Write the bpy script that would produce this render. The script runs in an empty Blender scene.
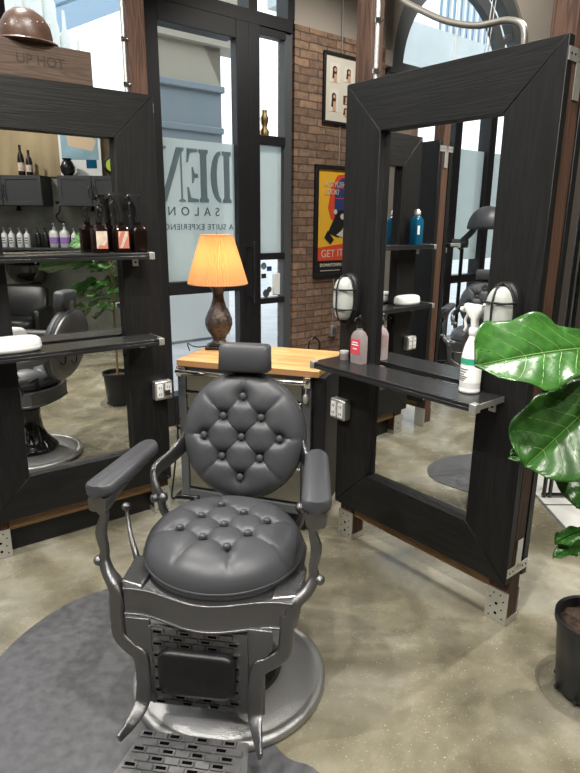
import bpy, bmesh, math, random
from mathutils import Vector, Matrix, noise
random.seed(7)
PI=math.pi
COL=bpy.context.scene.collection
R=math.radians
# ------------------------------------------------------------------ materials
def mat(name,color,rough=.5,metal=0,bump=0,scale=40,spec=.5,trans=0,emis=None,estr=0,coat=0,var=0,stretch=(1,1,1),ior=1.45,rvar=0):
    m=bpy.data.materials.new(name); m.use_nodes=True; nt=m.node_tree; n=nt.nodes; l=nt.links
    b=n['Principled BSDF']; b.inputs['Base Color'].default_value=(*color,1); b.inputs['Roughness'].default_value=rough
    b.inputs['Metallic'].default_value=metal; b.inputs['Specular IOR Level'].default_value=spec
    b.inputs['Transmission Weight'].default_value=trans; b.inputs['Coat Weight'].default_value=coat; b.inputs['IOR'].default_value=ior
    if emis: b.inputs['Emission Color'].default_value=(*emis,1); b.inputs['Emission Strength'].default_value=estr
    if bump or var or rvar:
        tc=n.new('ShaderNodeTexCoord'); mp=n.new('ShaderNodeMapping'); mp.inputs['Scale'].default_value=stretch
        l.new(tc.outputs['Object'],mp.inputs['Vector'])
        nz=n.new('ShaderNodeTexNoise'); nz.inputs['Scale'].default_value=scale; nz.inputs['Detail'].default_value=6
        l.new(mp.outputs['Vector'],nz.inputs['Vector'])
        if bump:
            bp=n.new('ShaderNodeBump'); bp.inputs['Strength'].default_value=bump; bp.inputs['Distance'].default_value=.01
            l.new(nz.outputs['Fac'],bp.inputs['Height']); l.new(bp.outputs['Normal'],b.inputs['Normal'])
        if var:
            rp=n.new('ShaderNodeValToRGB'); e=rp.color_ramp.elements; e[0].position=.3; e[1].position=.72
            e[0].color=(*[c*(1-var) for c in color],1); e[1].color=(*[min(1,c*(1+var)) for c in color],1)
            l.new(nz.outputs['Fac'],rp.inputs['Fac']); l.new(rp.outputs['Color'],b.inputs['Base Color'])
        if rvar:
            mr=n.new('ShaderNodeMapRange'); mr.inputs['To Min'].default_value=max(0,rough-rvar); mr.inputs['To Max'].default_value=rough+rvar
            l.new(nz.outputs['Fac'],mr.inputs['Value']); l.new(mr.outputs['Result'],b.inputs['Roughness'])
    return m
def emit(name,color,s):
    m=bpy.data.materials.new(name); m.use_nodes=True; nt=m.node_tree; nt.nodes.clear()
    e=nt.nodes.new('ShaderNodeEmission'); o=nt.nodes.new('ShaderNodeOutputMaterial'); e.inputs[0].default_value=(*color,1); e.inputs[1].default_value=s
    nt.links.new(e.outputs[0],o.inputs[0]); return m
def pane(name,tint=(1,1,1),refl=.08,film=None,opac=0.0):
    """thin clear glass; film = translucent frosting colour with its opacity"""
    m=bpy.data.materials.new(name); m.use_nodes=True; nt=m.node_tree; nt.nodes.clear(); l=nt.links
    o=nt.nodes.new('ShaderNodeOutputMaterial'); t=nt.nodes.new('ShaderNodeBsdfTransparent'); t.inputs[0].default_value=(*tint,1)
    g=nt.nodes.new('ShaderNodeBsdfGlossy'); g.inputs['Roughness'].default_value=.02
    mx=nt.nodes.new('ShaderNodeMixShader'); mx.inputs[0].default_value=refl
    l.new(t.outputs[0],mx.inputs[1]); l.new(g.outputs[0],mx.inputs[2]); out=mx
    if film:
        tr=nt.nodes.new('ShaderNodeBsdfTranslucent'); tr.inputs[0].default_value=(*film,1)
        df=nt.nodes.new('ShaderNodeBsdfDiffuse'); df.inputs[0].default_value=(*film,1)
        m1=nt.nodes.new('ShaderNodeMixShader'); m1.inputs[0].default_value=.4; l.new(tr.outputs[0],m1.inputs[1]); l.new(df.outputs[0],m1.inputs[2])
        m2=nt.nodes.new('ShaderNodeMixShader'); m2.inputs[0].default_value=opac; l.new(mx.outputs[0],m2.inputs[1]); l.new(m1.outputs[0],m2.inputs[2]); out=m2
    l.new(out.outputs[0],o.inputs[0]); return m
def wood(name,c1,c2,rough,axis,bump=.4,dist=3.,scale=16,along=.05):
    """grain runs along the given local axis"""
    m=bpy.data.materials.new(name); m.use_nodes=True; nt=m.node_tree; n=nt.nodes; l=nt.links; b=n['Principled BSDF']
    tc=n.new('ShaderNodeTexCoord'); mp=n.new('ShaderNodeMapping'); s=[1,1,1]; s[axis]=along; mp.inputs['Scale'].default_value=s
    l.new(tc.outputs['Object'],mp.inputs['Vector'])
    w=n.new('ShaderNodeTexNoise'); w.inputs['Scale'].default_value=scale; w.inputs['Detail'].default_value=3; w.inputs['Distortion'].default_value=dist*.3
    l.new(mp.outputs['Vector'],w.inputs['Vector'])
    sn=n.new('ShaderNodeMath'); sn.operation='MULTIPLY'; sn.inputs[1].default_value=60; l.new(w.outputs['Fac'],sn.inputs[0])
    si=n.new('ShaderNodeMath'); si.operation='SINE'; l.new(sn.outputs[0],si.inputs[0])
    f=n.new('ShaderNodeTexNoise'); f.inputs['Scale'].default_value=scale*14; f.inputs['Detail'].default_value=2; l.new(mp.outputs['Vector'],f.inputs['Vector'])
    ad=n.new('ShaderNodeMath'); ad.operation='MULTIPLY_ADD'; ad.inputs[1].default_value=.32; l.new(si.outputs[0],ad.inputs[0]); l.new(f.outputs['Fac'],ad.inputs[2])
    rp=n.new('ShaderNodeValToRGB'); e=rp.color_ramp.elements; e[0].position=.1; e[1].position=.85; e[0].color=(*c1,1); e[1].color=(*c2,1)
    l.new(ad.outputs[0],rp.inputs['Fac']); l.new(rp.outputs['Color'],b.inputs['Base Color']); b.inputs['Roughness'].default_value=rough; b.inputs['Specular IOR Level'].default_value=.3
    bp=n.new('ShaderNodeBump'); bp.inputs['Strength'].default_value=bump; bp.inputs['Distance'].default_value=.004; l.new(ad.outputs[0],bp.inputs['Height']); l.new(bp.outputs['Normal'],b.inputs['Normal'])
    return m
M={}
M['black_v']=wood('black_oak_upright',(.006,.006,.0063),(.0105,.0103,.0105),.47,2,.12)
M['black_h']=wood('black_oak_level',(.006,.006,.0063),(.0105,.0103,.0105),.47,0,.12)
M['black']=mat('black_paint',(.008,.008,.009),.5)
M['blackgloss']=mat('black_gloss',(.008,.008,.008),.12,coat=.5)
M['post']=wood('cedar_post',(.05,.026,.018),(.10,.052,.034),.6,2,.3)
M['rail']=wood('rail_timber',(.16,.09,.04),(.3,.18,.09),.6,0,.3)
M['steel']=mat('galvanised_steel',(.68,.68,.66),.42,.9,.15,60,rvar=.1)
M['chrome']=mat('chrome',(.75,.75,.76),.08,1)
M['mirror']=mat('mirror_silver',(.93,.94,.93),.0,1)
M['casting']=mat('hammered_grey_casting',(.20,.20,.205),.30,.95,.3,330)
M['castlite']=mat('polished_casting',(.42,.42,.43),.25,1,.25,220)
M['basemetal']=mat('brushed_base_metal',(.42,.42,.42),.40,.9,.3,300)
M['leather']=mat('grey_vinyl',(.050,.052,.059),.42,0,.06,260,spec=.55)
M['leatherblk']=mat('black_vinyl',(.005,.005,.0055),.38,0,.1,120)
M['rubber']=mat('black_rubber',(.012,.012,.012),.6)
M['matgrey']=mat('grey_floor_mat',(.075,.075,.082),.45,0,.05,30,var=.22,rvar=.12)
M['hole']=mat('dark_hole',(.003,.003,.003),1,spec=0)
M['white']=mat('white_plastic',(.75,.75,.74),.35)
M['offwhite']=mat('frosted_lamp_glass',(.42,.44,.41),.3)
M['amber']=mat('dark_amber_glass',(.007,.0035,.0025),.12,spec=.4)
M['label']=mat('cream_label',(.55,.45,.36),.6,var=.3,scale=30)
M['labelred']=mat('brick_red_label',(.42,.14,.1),.6)
M['pump']=mat('black_pump',(.012,.012,.013),.25)
M['clear']=pane('clear_plastic',(.96,.94,.94),.1)
M['gel']=pane('clear_gel',(.93,.82,.82),.08,film=(.85,.8,.8),opac=.42)
M['redlabel']=mat('red_label',(.6,.05,.08),.5)
M['green']=mat('green_band',(.03,.33,.2),.5)
M['blue']=mat('blue_liquid',(.004,.08,.16),.15,spec=.6)
M['purple']=mat('purple_label',(.35,.2,.55),.5)
M['helmet']=mat('brown_leather_helmet',(.085,.047,.033),.35,0,.2,30,var=.25)
M['crate']=wood('crate_timber',(.06,.038,.028),(.09,.06,.044),.65,0,.2)
M['ink']=mat('faded_ink',(.04,.027,.02),.8)
M['leaf']=mat('fig_leaf',(.028,.10,.016),.27,0,.12,30,var=.35,spec=.5)
M['leafvein']=mat('leaf_vein',(.13,.25,.06),.45)
M['stem']=mat('woody_stem',(.22,.15,.07),.7,bump=.2,scale=60)
M['soil']=mat('potting_soil',(.05,.03,.02),.95,bump=1,scale=60,var=.6)
M['pot']=mat('black_nursery_pot',(.013,.014,.016),.35)
M['paint']=mat('taupe_wall_paint',(.33,.29,.25),.8,var=.05,scale=2)
M['darkwall']=mat('grey_green_wall',(.16,.16,.13),.8,bump=.2,scale=6,var=.25)
M['frame']=mat('black_window_frame',(.013,.013,.015),.45)
M['framegrey']=mat('grey_window_frame',(.07,.075,.08),.5)
M['ceil']=mat('ceiling_paint',(.35,.34,.32),.9)
M['cab']=mat('charcoal_cabinet',(.05,.053,.056),.45)
M['cabdark']=mat('cabinet_side',(.03,.03,.032),.5)
M['drawer']=mat('brushed_dark_steel',(.33,.33,.31),.26,1,.05,300,stretch=(.05,1,1))
M['glass']=pane('clear_glass',(.95,.97,.97),.06)
M['frost']=pane('frosted_film',(.93,.96,.96),.05,film=(.64,.70,.69),opac=.74)
M['filmdark']=pane('etched_lettering',(.6,.66,.68),.05,film=(.33,.40,.43),opac=.7)
M['filmtext']=pane('etched_small_text',(.5,.56,.58),.05,film=(.17,.22,.24),opac=.7)
M['pave']=mat('outdoor_paving',(.5,.52,.54),.6,var=.12,scale=3)
M['facblue']=mat('blue_grey_render',(.30,.36,.40),.8)
M['facbeige']=mat('beige_render',(.50,.46,.38),.8)
M['facwhite']=mat('white_render',(.86,.88,.85),.7)
M['facade_pale']=mat('pale_grey_render',(.50,.55,.55),.7,var=.1,scale=1)
M['skypane']=mat('pale_blue_panel',(.35,.48,.62),.5)
M['cable']=mat('red_cable',(.3,.02,.02),.45)
M['ceramic']=mat('pierced_bronze_ceramic',(.055,.04,.034),.26,.35,.8,55,var=.5)
M['brass']=mat('brass',(.6,.42,.2),.3,1)
M['lampdark']=mat('lamp_foot',(.012,.012,.012),.3)
M['poster_y']=mat('poster_yellow',(.75,.42,.035),.5)
M['poster_r']=mat('poster_red',(.62,.07,.03),.5)
M['poster_k']=mat('poster_black',(.015,.015,.018),.5)
M['poster_b']=mat('poster_blue',(.03,.05,.16),.5)
M['paper']=mat('cream_mount',(.56,.53,.45),.6)
M['skin']=mat('photo_skin_tone',(.5,.28,.18),.6)
M['hair']=mat('photo_dark_hair',(.03,.018,.014),.6)
M['photobg']=mat('photo_background',(.62,.58,.52),.6)
M['plum']=mat('plum_wall_panel',(.085,.05,.05),.45)
M['screen']=mat('grey_print',(.25,.4,.48),.5,var=.4,scale=2)
M['tan']=mat('tan_boards',(.30,.23,.13),.6,var=.3,scale=5,stretch=(1,1,.2))
M['sand']=mat('print_sand',(.6,.45,.3),.6)
M['bulb']=emit('warm_bulb',(1,.62,.25),28)
# lamp shade: pleated fabric that lets the bulb through
def shade_mat():
    m=bpy.data.materials.new('pleated_amber_fabric'); m.use_nodes=True; nt=m.node_tree; nt.nodes.clear(); l=nt.links
    o=nt.nodes.new('ShaderNodeOutputMaterial'); t=nt.nodes.new('ShaderNodeBsdfTranslucent'); d=nt.nodes.new('ShaderNodeBsdfDiffuse')
    t.inputs[0].default_value=(.82,.47,.21,1); d.inputs[0].default_value=(.68,.45,.27,1); x=nt.nodes.new('ShaderNodeMixShader'); x.inputs[0].default_value=.35
    l.new(t.outputs[0],x.inputs[1]); l.new(d.outputs[0],x.inputs[2]); l.new(x.outputs[0],o.inputs[0]); return m
M['shade']=shade_mat()
def floor_mat():
    m=bpy.data.materials.new('polished_concrete'); m.use_nodes=True; nt=m.node_tree; n=nt.nodes; l=nt.links; b=n['Principled BSDF']
    tc=n.new('ShaderNodeTexCoord')
    a=n.new('ShaderNodeTexNoise'); a.inputs['Scale'].default_value=1.3; a.inputs['Detail'].default_value=5; a.inputs['Roughness'].default_value=.55; a.inputs['Distortion'].default_value=1.2
    l.new(tc.outputs['Object'],a.inputs['Vector'])
    r=n.new('ShaderNodeValToRGB'); e=r.color_ramp.elements; e[0].position=.33; e[0].color=(.095,.085,.056,1); e[1].position=.68; e[1].color=(.31,.295,.24,1)
    k=r.color_ramp.elements.new(.5); k.color=(.175,.158,.112,1); l.new(a.outputs['Fac'],r.inputs['Fac'])
    s=n.new('ShaderNodeTexNoise'); s.inputs['Scale'].default_value=150; s.inputs['Detail'].default_value=3; l.new(tc.outputs['Object'],s.inputs['Vector'])
    sr=n.new('ShaderNodeValToRGB'); sr.color_ramp.elements[0].position=.66; sr.color_ramp.elements[1].position=.74; l.new(s.outputs['Fac'],sr.inputs['Fac'])
    s2=n.new('ShaderNodeTexNoise'); s2.inputs['Scale'].default_value=5; s2.inputs['Detail'].default_value=8; s2.inputs['Roughness'].default_value=.7; l.new(tc.outputs['Object'],s2.inputs['Vector'])
    ov=n.new('ShaderNodeMixRGB'); ov.blend_type='OVERLAY'; ov.inputs[0].default_value=.55; l.new(r.outputs['Color'],ov.inputs[1]); l.new(s2.outputs['Fac'],ov.inputs[2])
    mx=n.new('ShaderNodeMixRGB'); mx.inputs[2].default_value=(.6,.56,.46,1); l.new(sr.outputs['Color'],mx.inputs[0]); l.new(ov.outputs['Color'],mx.inputs[1])
    l.new(mx.outputs['Color'],b.inputs['Base Color'])
    mr=n.new('ShaderNodeMapRange'); mr.inputs['To Min'].default_value=.16; mr.inputs['To Max'].default_value=.36; l.new(s2.outputs['Fac'],mr.inputs['Value']); l.new(mr.outputs['Result'],b.inputs['Roughness'])
    bp=n.new('ShaderNodeBump'); bp.inputs['Strength'].default_value=.04; l.new(s2.outputs['Fac'],bp.inputs['Height']); l.new(bp.outputs['Normal'],b.inputs['Normal'])
    return m
M['floor']=floor_mat()
def brick_mat():
    m=bpy.data.materials.new('brown_brick'); m.use_nodes=True; nt=m.node_tree; n=nt.nodes; l=nt.links; b=n['Principled BSDF']
    tc=n.new('ShaderNodeTexCoord'); mp=n.new('ShaderNodeMapping'); mp.inputs['Rotation'].default_value=(R(90),0,0)
    nz=n.new('ShaderNodeTexNoise'); nz.inputs['Scale'].default_value=9; nz.inputs['Detail'].default_value=3
    l.new(tc.outputs['Object'],nz.inputs['Vector'])
    ds=n.new('ShaderNodeMixRGB'); ds.blend_type='LINEAR_LIGHT'; ds.inputs[0].default_value=.012; l.new(tc.outputs['Object'],ds.inputs[1]); l.new(nz.outputs['Color'],ds.inputs[2])
    l.new(ds.outputs['Color'],mp.inputs['Vector'])
    t=n.new('ShaderNodeTexBrick'); t.inputs['Scale'].default_value=1; t.inputs['Brick Width'].default_value=.20; t.inputs['Row Height'].default_value=.063; t.inputs['Mortar Size'].default_value=.006
    t.inputs['Color1'].default_value=(.25,.155,.10,1); t.inputs['Color2'].default_value=(.145,.088,.06,1); t.inputs['Mortar'].default_value=(.085,.06,.045,1); t.inputs['Mortar Smooth'].default_value=.3
    l.new(mp.outputs['Vector'],t.inputs['Vector'])
    v=n.new('ShaderNodeTexNoise'); v.inputs['Scale'].default_value=26; v.inputs['Detail'].default_value=6; l.new(tc.outputs['Object'],v.inputs['Vector'])
    ov=n.new('ShaderNodeMixRGB'); ov.blend_type='OVERLAY'; ov.inputs[0].default_value=.6; l.new(t.outputs['Color'],ov.inputs[1]); l.new(v.outputs['Fac'],ov.inputs[2]); l.new(ov.outputs['Color'],b.inputs['Base Color'])
    b.inputs['Roughness'].default_value=.85
    ad=n.new('ShaderNodeMath'); ad.operation='MULTIPLY_ADD'; ad.inputs[1].default_value=-1.; l.new(t.outputs['Fac'],ad.inputs[0]); l.new(v.outputs['Fac'],ad.inputs[2])
    bp=n.new('ShaderNodeBump'); bp.inputs['Strength'].default_value=.8; bp.inputs['Distance'].default_value=.012; l.new(ad.outputs[0],bp.inputs['Height']); l.new(bp.outputs['Normal'],b.inputs['Normal'])
    return m
M['brick']=brick_mat()
def butcher_mat():
    m=bpy.data.materials.new('butcher_block'); m.use_nodes=True; nt=m.node_tree; n=nt.nodes; l=nt.links; b=n['Principled BSDF']
    tc=n.new('ShaderNodeTexCoord'); t=n.new('ShaderNodeTexBrick'); t.inputs['Scale'].default_value=1; t.inputs['Brick Width'].default_value=.34; t.inputs['Row Height'].default_value=.038; t.inputs['Mortar Size'].default_value=.0006
    t.inputs['Color1'].default_value=(.62,.36,.15,1); t.inputs['Color2'].default_value=(.46,.24,.09,1); t.inputs['Mortar'].default_value=(.3,.15,.06,1)
    l.new(tc.outputs['Object'],t.inputs['Vector']); l.new(t.outputs['Color'],b.inputs['Base Color']); b.inputs['Roughness'].default_value=.35; return m
M['butcher']=butcher_mat()
def leaf_mat():
    m=M['leaf']; return m
# ------------------------------------------------------------------ mesh helpers
class MB:
    def __init__(s): s.bm=bmesh.new(); s.mi=0
    def face(s,vs,mi=None):
        try: f=s.bm.faces.new(vs); f.material_index=s.mi if mi is None else mi; return f
        except ValueError: return None
    def V(s,p): return s.bm.verts.new(p)
    def box(s,x0,x1,y0,y1,z0,z1,mi=None):
        v=[s.V((x,y,z)) for z in (z0,z1) for y in (y0,y1) for x in (x0,x1)]
        for f in ((0,2,3,1),(4,5,7,6),(0,1,5,4),(2,6,7,3),(0,4,6,2),(1,3,7,5)): s.face([v[i] for i in f],mi)
        return s
    def obox(s,c,ax,ay,az,mi=None):
        """box from centre and three half-axis vectors"""
        c,ax,ay,az=map(Vector,(c,ax,ay,az)); v=[s.V(c+ax*i+ay*j+az*k) for k in(-1,1) for j in(-1,1) for i in(-1,1)]
        for f in ((0,2,3,1),(4,5,7,6),(0,1,5,4),(2,6,7,3),(0,4,6,2),(1,3,7,5)): s.face([v[i] for i in f],mi)
        return s
    def prism(s,pts,h0,h1,plane='xz',mi=None):
        f=(lambda a,b,h:(a,h,b)) if plane=='xz' else ((lambda a,b,h:(a,b,h)) if plane=='xy' else (lambda a,b,h:(h,a,b)))
        A=[s.V(f(a,b,h0)) for a,b in pts]; B=[s.V(f(a,b,h1)) for a,b in pts]; n=len(pts)
        s.face(A[::-1],mi); s.face(B,mi)
        for i in range(n): s.face([A[i],A[(i+1)%n],B[(i+1)%n],B[i]],mi)
        return s
    def lathe(s,prof,n=32,c=(0,0,0),axis=(0,0,1),mi=None,cap=True,flute=0,fn=0):
        c=Vector(c); az=Vector(axis).normalized(); ax=az.orthogonal().normalized(); ay=az.cross(ax); rings=[]
        for r,z in prof:
            ring=[]
            for i in range(n):
                a=2*PI*i/n; rr=r*(1+(flute*math.cos(fn*a) if fn else 0)); ring.append(s.V(c+az*z+ax*rr*math.cos(a)+ay*rr*math.sin(a)))
            rings.append(ring)
        for a,b in zip(rings,rings[1:]):
            for i in range(n): s.face([a[i],a[(i+1)%n],b[(i+1)%n],b[i]],mi)
        if cap:
            s.face(rings[0][::-1],mi); s.face(rings[-1],mi)
        return s
    def cyl(s,p0,p1,r0,r1=None,n=20,mi=None):
        p0,p1=Vector(p0),Vector(p1); r1=r0 if r1 is None else r1
        return s.lathe([(r0,0),(r1,(p1-p0).length)],n,p0,p1-p0,mi)
    def ball(s,c,r,n=16,mi=None,sc=(1,1,1)):
        c=Vector(c); rings=[]
        for j in range(1,n//2):
            t=PI*j/(n//2); rings.append([s.V(c+Vector((r*sc[0]*math.sin(t)*math.cos(2*PI*i/n),r*sc[1]*math.sin(t)*math.sin(2*PI*i/n),-r*sc[2]*math.cos(t)))) for i in range(n)])
        b=s.V(c-Vector((0,0,r*sc[2]))); t=s.V(c+Vector((0,0,r*sc[2])))
        for i in range(n): s.face([b,rings[0][(i+1)%n],rings[0][i]],mi); s.face([t,rings[-1][i],rings[-1][(i+1)%n]],mi)
        for a,bb in zip(rings,rings[1:]):
            for i in range(n): s.face([a[i],a[(i+1)%n],bb[(i+1)%n],bb[i]],mi)
        return s
    def tube(s,pts,r,n=10,smooth=0,closed=False,mi=None,square=None,up=None):
        """tube along pts; r number or list; square=(w,h) list gives a flat bar with rounded corners"""
        P=[Vector(p) for p in pts]; k=len(P); rs=r if isinstance(r,(list,tuple)) else [r]*k
        sq=square if square is None or isinstance(square[0],(list,tuple)) else [square]*k
        if smooth:
            Q=[];RR=[];SS=[]
            for i in range(k-1):
                p0=P[max(i-1,0)];p1=P[i];p2=P[i+1];p3=P[min(i+2,k-1)]
                for j in range(smooth):
                    t=j/smooth; Q.append(.5*((2*p1)+(p2-p0)*t+(2*p0-5*p1+4*p2-p3)*t*t+(3*p1-p0-3*p2+p3)*t**3)); RR.append(rs[i]*(1-t)+rs[i+1]*t)
                    if sq: SS.append((sq[i][0]*(1-t)+sq[i+1][0]*t,sq[i][1]*(1-t)+sq[i+1][1]*t))
            Q.append(P[-1]); RR.append(rs[-1]); 
            if sq: SS.append(sq[-1]); sq=SS
            P,rs=Q,RR; k=len(P)
        rings=[]; prev=None
        for i in range(k):
            if closed: t=(P[(i+1)%k]-P[i-1])
            else: t=P[min(i+1,k-1)]-P[max(i-1,0)]
            if t.length<1e-9: t=Vector((0,0,1))
            t.normalize()
            if up is not None: a=Vector(up)-t*t.dot(Vector(up)); a=a.normalized() if a.length>1e-4 else t.orthogonal().normalized()
            elif prev is None: a=t.orthogonal().normalized()
            else:
                a=prev-t*prev.dot(t); a=a.normalized() if a.length>1e-6 else t.orthogonal().normalized()
            prev=a; b=t.cross(a); ring=[]
            m=12 if sq else n
            for j in range(m):
                w=2*PI*(j+.5)/m
                if sq:
                    cx,cy=math.cos(w),math.sin(w); e=.45; x=math.copysign(abs(cx)**e,cx)*sq[i][0]/2; y=math.copysign(abs(cy)**e,cy)*sq[i][1]/2
                    ring.append(s.V(P[i]+b*x+a*y))
                else: ring.append(s.V(P[i]+a*rs[i]*math.cos(w)+b*rs[i]*math.sin(w)))
            rings.append(ring)
        m=len(rings[0]); pr=list(zip(rings,rings[1:]))
        if closed: pr.append((rings[-1],rings[0]))
        for a,b in pr:
            for j in range(m): s.face([a[j],a[(j+1)%m],b[(j+1)%m],b[j]],mi)
        if not closed: s.face(rings[0][::-1],mi); s.face(rings[-1],mi)
        return s
    def loft(s,secs,c=(0,0,0),n=28,mi=None):
        """sections (z, rx, ry, exponent[, ox, oy]) stacked upward"""
        rings=[]
        for q in secs:
            z,rx,ry,e=q[:4]; ox,oy=(q[4],q[5]) if len(q)>4 else (0,0); ring=[]
            for i in range(n):
                a=2*PI*(i+.5)/n; cx,cy=math.cos(a),math.sin(a)
                ring.append(s.V((c[0]+ox+math.copysign(abs(cx)**(2/e),cx)*rx,c[1]+oy+math.copysign(abs(cy)**(2/e),cy)*ry,c[2]+z)))
            rings.append(ring)
        s.face(rings[0][::-1],mi); s.face(rings[-1],mi)
        for a,b in zip(rings,rings[1:]):
            for i in range(n): s.face([a[i],a[(i+1)%n],b[(i+1)%n],b[i]],mi)
        return s
    def build(s,name,mats,parent=None,smooth=False,bevel=0,segs=2,loc=(0,0,0),rot=(0,0,0)):
        bmesh.ops.recalc_face_normals(s.bm,faces=s.bm.faces)
        me=bpy.data.meshes.new(name); s.bm.to_mesh(me); s.bm.free()
        for m in (mats if isinstance(mats,(list,tuple)) else [mats]): me.materials.append(M[m] if isinstance(m,str) else m)
        o=bpy.data.objects.new(name,me); COL.objects.link(o); o.location=loc; o.rotation_euler=rot
        if parent: o.parent=parent
        if smooth:
            me.shade_smooth()
            me.set_sharp_from_angle(angle=R(smooth if smooth is not True else 40))
        if bevel:
            b=o.modifiers.new('bevel','BEVEL'); b.width=bevel; b.segments=segs; b.limit_method='ANGLE'; b.angle_limit=R(40)
            me.shade_smooth(); me.set_sharp_from_angle(angle=R(30)); b.harden_normals=False
        return o
def tag(o,label=None,cat=None,group=None,kind=None):
    if label: o['label']=label
    if cat: o['category']=cat
    if group: o['group']=group
    if kind: o['kind']=kind
    return o
def thing(name,label,cat,loc=(0,0,0),rz=0,group=None,rot=None):
    o=bpy.data.objects.new(name,None); COL.objects.link(o); o.location=loc; o.rotation_euler=rot or (0,0,rz); o.empty_display_size=.1
    return tag(o,label,cat,group)
def kids(o): return [c for c in bpy.data.objects if c.parent==o]
def copy_tree(o,parent=None):
    c=o.copy(); COL.objects.link(c); c.parent=parent
    for ch in kids(o): copy_tree(ch,c)
    return c
def dup(o,loc,rz,label,group=None):
    c=copy_tree(o); c.location=loc; c.rotation_euler=(0,0,rz); c['label']=label
    if group: c['group']=group
    return c
def text(s,size,name,material,parent,loc,rot,ext=.0008,align='LEFT',sx=1,offset=0,space=1):
    cu=bpy.data.curves.new(name,'FONT'); cu.body=s; cu.size=size; cu.extrude=ext; cu.align_x=align; cu.offset=offset; cu.space_character=space
    t=bpy.data.objects.new(name+'_curve',cu); COL.objects.link(t); dg=bpy.context.evaluated_depsgraph_get(); me=bpy.data.meshes.new_from_object(t.evaluated_get(dg))
    bpy.data.objects.remove(t); o=bpy.data.objects.new(name,me); COL.objects.link(o); me.materials.clear(); me.materials.append(M[material])
    if parent: o.parent=parent
    o.location=loc; o.rotation_euler=rot; o.scale=(sx,1,1); return o
def struct(o): o['kind']='structure'; return o
# ------------------------------------------------------------------ camera
cam=bpy.data.cameras.new('camera'); co=bpy.data.objects.new('camera',cam); COL.objects.link(co)
F=596.156; cam.sensor_fit='HORIZONTAL'; cam.sensor_width=36; cam.lens=F*36/580; cam.clip_end=200
co.matrix_world=Matrix.Translation((0,0,1.6))@Matrix.Rotation(PI/2-.2686,4,'X')@Matrix.Rotation(.008,4,'Z')
bpy.context.scene.camera=co
# ------------------------------------------------------------------ setting
AW=R(39.5); P0=Vector((-.75,4.8,0)); W=Vector((math.cos(AW),math.sin(AW),0)); N=Vector((-math.sin(AW),math.cos(AW),0))
def wp(s,off=0,z=0): v=P0+W*s+N*off; return Vector((v.x,v.y,z))
def front(name,**k):   # an object whose local x runs along the shopfront wall, y outwards
    return dict(loc=P0,rot=(0,0,AW))
CE=4.6
TB=Vector((.265,.964,0)); NB=Vector((.964,-.265,0)); AB=math.atan2(.964,.265)  # basin wall: local x along TB
def bp_(t,d,z=0): v=NB*(3.45-d)+TB*t; return Vector((v.x,v.y,z))  # d = distance out into the room
cA=wp(-6.6); cB=wp(9.46); cC=bp_(-3.6,0); cD=Vector((cA.x,-3.2,0)); cC2=Vector((cC.x,-3.2,0))
outline=[cA,cB,bp_(-3.0,0),Vector((2.6,-3.2,0)),cD]
m=MB(); m.prism([(p.x,p.y) for p in outline],-.05,0,'xy'); struct(m.build('floor','floor'))
m=MB(); m.prism([(p.x,p.y) for p in outline],CE,CE+.05,'xy'); struct(m.build('ceiling','ceil'))
def wall(name,a,b,mt,out):
    d=(b-a).normalized(); nrm=Vector((-d.y,d.x,0))*out; mm=MB(); q=[a,b,b+nrm*.12,a+nrm*.12]; mm.prism([(p.x,p.y) for p in q],0,CE,'xy'); return struct(mm.build(name,mt))
wall('wall_back',cD,Vector((2.6,-3.2,0)),'paint',-1)
wall('wall_left',cA,cD,'paint',-1)
wall('wall_right',bp_(-3.4,0),bp_(11.7,0),'darkwall',-1)
# floor of pale tile by the right-hand side, score lines
m=MB(); m.box(1.5,3.9,2.2,6.2,0,.002); m.mi=1
struct(m.build('trim_3',[mat('pale_floor_tile',(.42,.42,.4),.22,var=.1,scale=4),'frame']))
m=MB()
for k in range(5): m.box(1.5,3.9,2.6+.61*k,2.612+.61*k,.002,.004)
for k in range(4): m.box(1.5+.61*k,1.515+.61*k,2.2,6.2,.002,.004)
struct(m.build('trim_4','matgrey'))
# shopfront pieces
def wpiece(name,s0,s1,z0,z1,mt,y0=-.04,y1=.16,bev=0): 
    mm=MB(); mm.box(s0,s1,y0,y1,z0,z1); return struct(mm.build(name,mt,loc=P0,rot=(0,0,AW),bevel=bev))
wpiece('wall_front',.945,2.02,0,3.13,'brick',-.06,.16)
wpiece('wall_front_upper',.945,2.12,3.13,CE,'paint',-.05,.16)
# arch wall: plaster with the arch cut out
c0,ra=3.32,1.19; zs=3.0
arc=[(c0+ra*math.cos(PI*i/32),zs+ra*1.02*math.sin(PI*i/32)) for i in range(33)]
m=MB(); left=[p for p in arc if p[0]<=c0]; right=[p for p in arc if p[0]>=c0]
topz=zs+ra*1.02
m.prism([(2.02,zs),(2.02,CE),(c0,CE)]+left,-.05,.16,'xz'); m.prism([(9.46,0),(c0+ra,0)]+right+[(c0,CE),(9.46,CE)],-.05,.16,'xz')
struct(m.build('wall_front_arch','paint',loc=P0,rot=(0,0,AW)))
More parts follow.
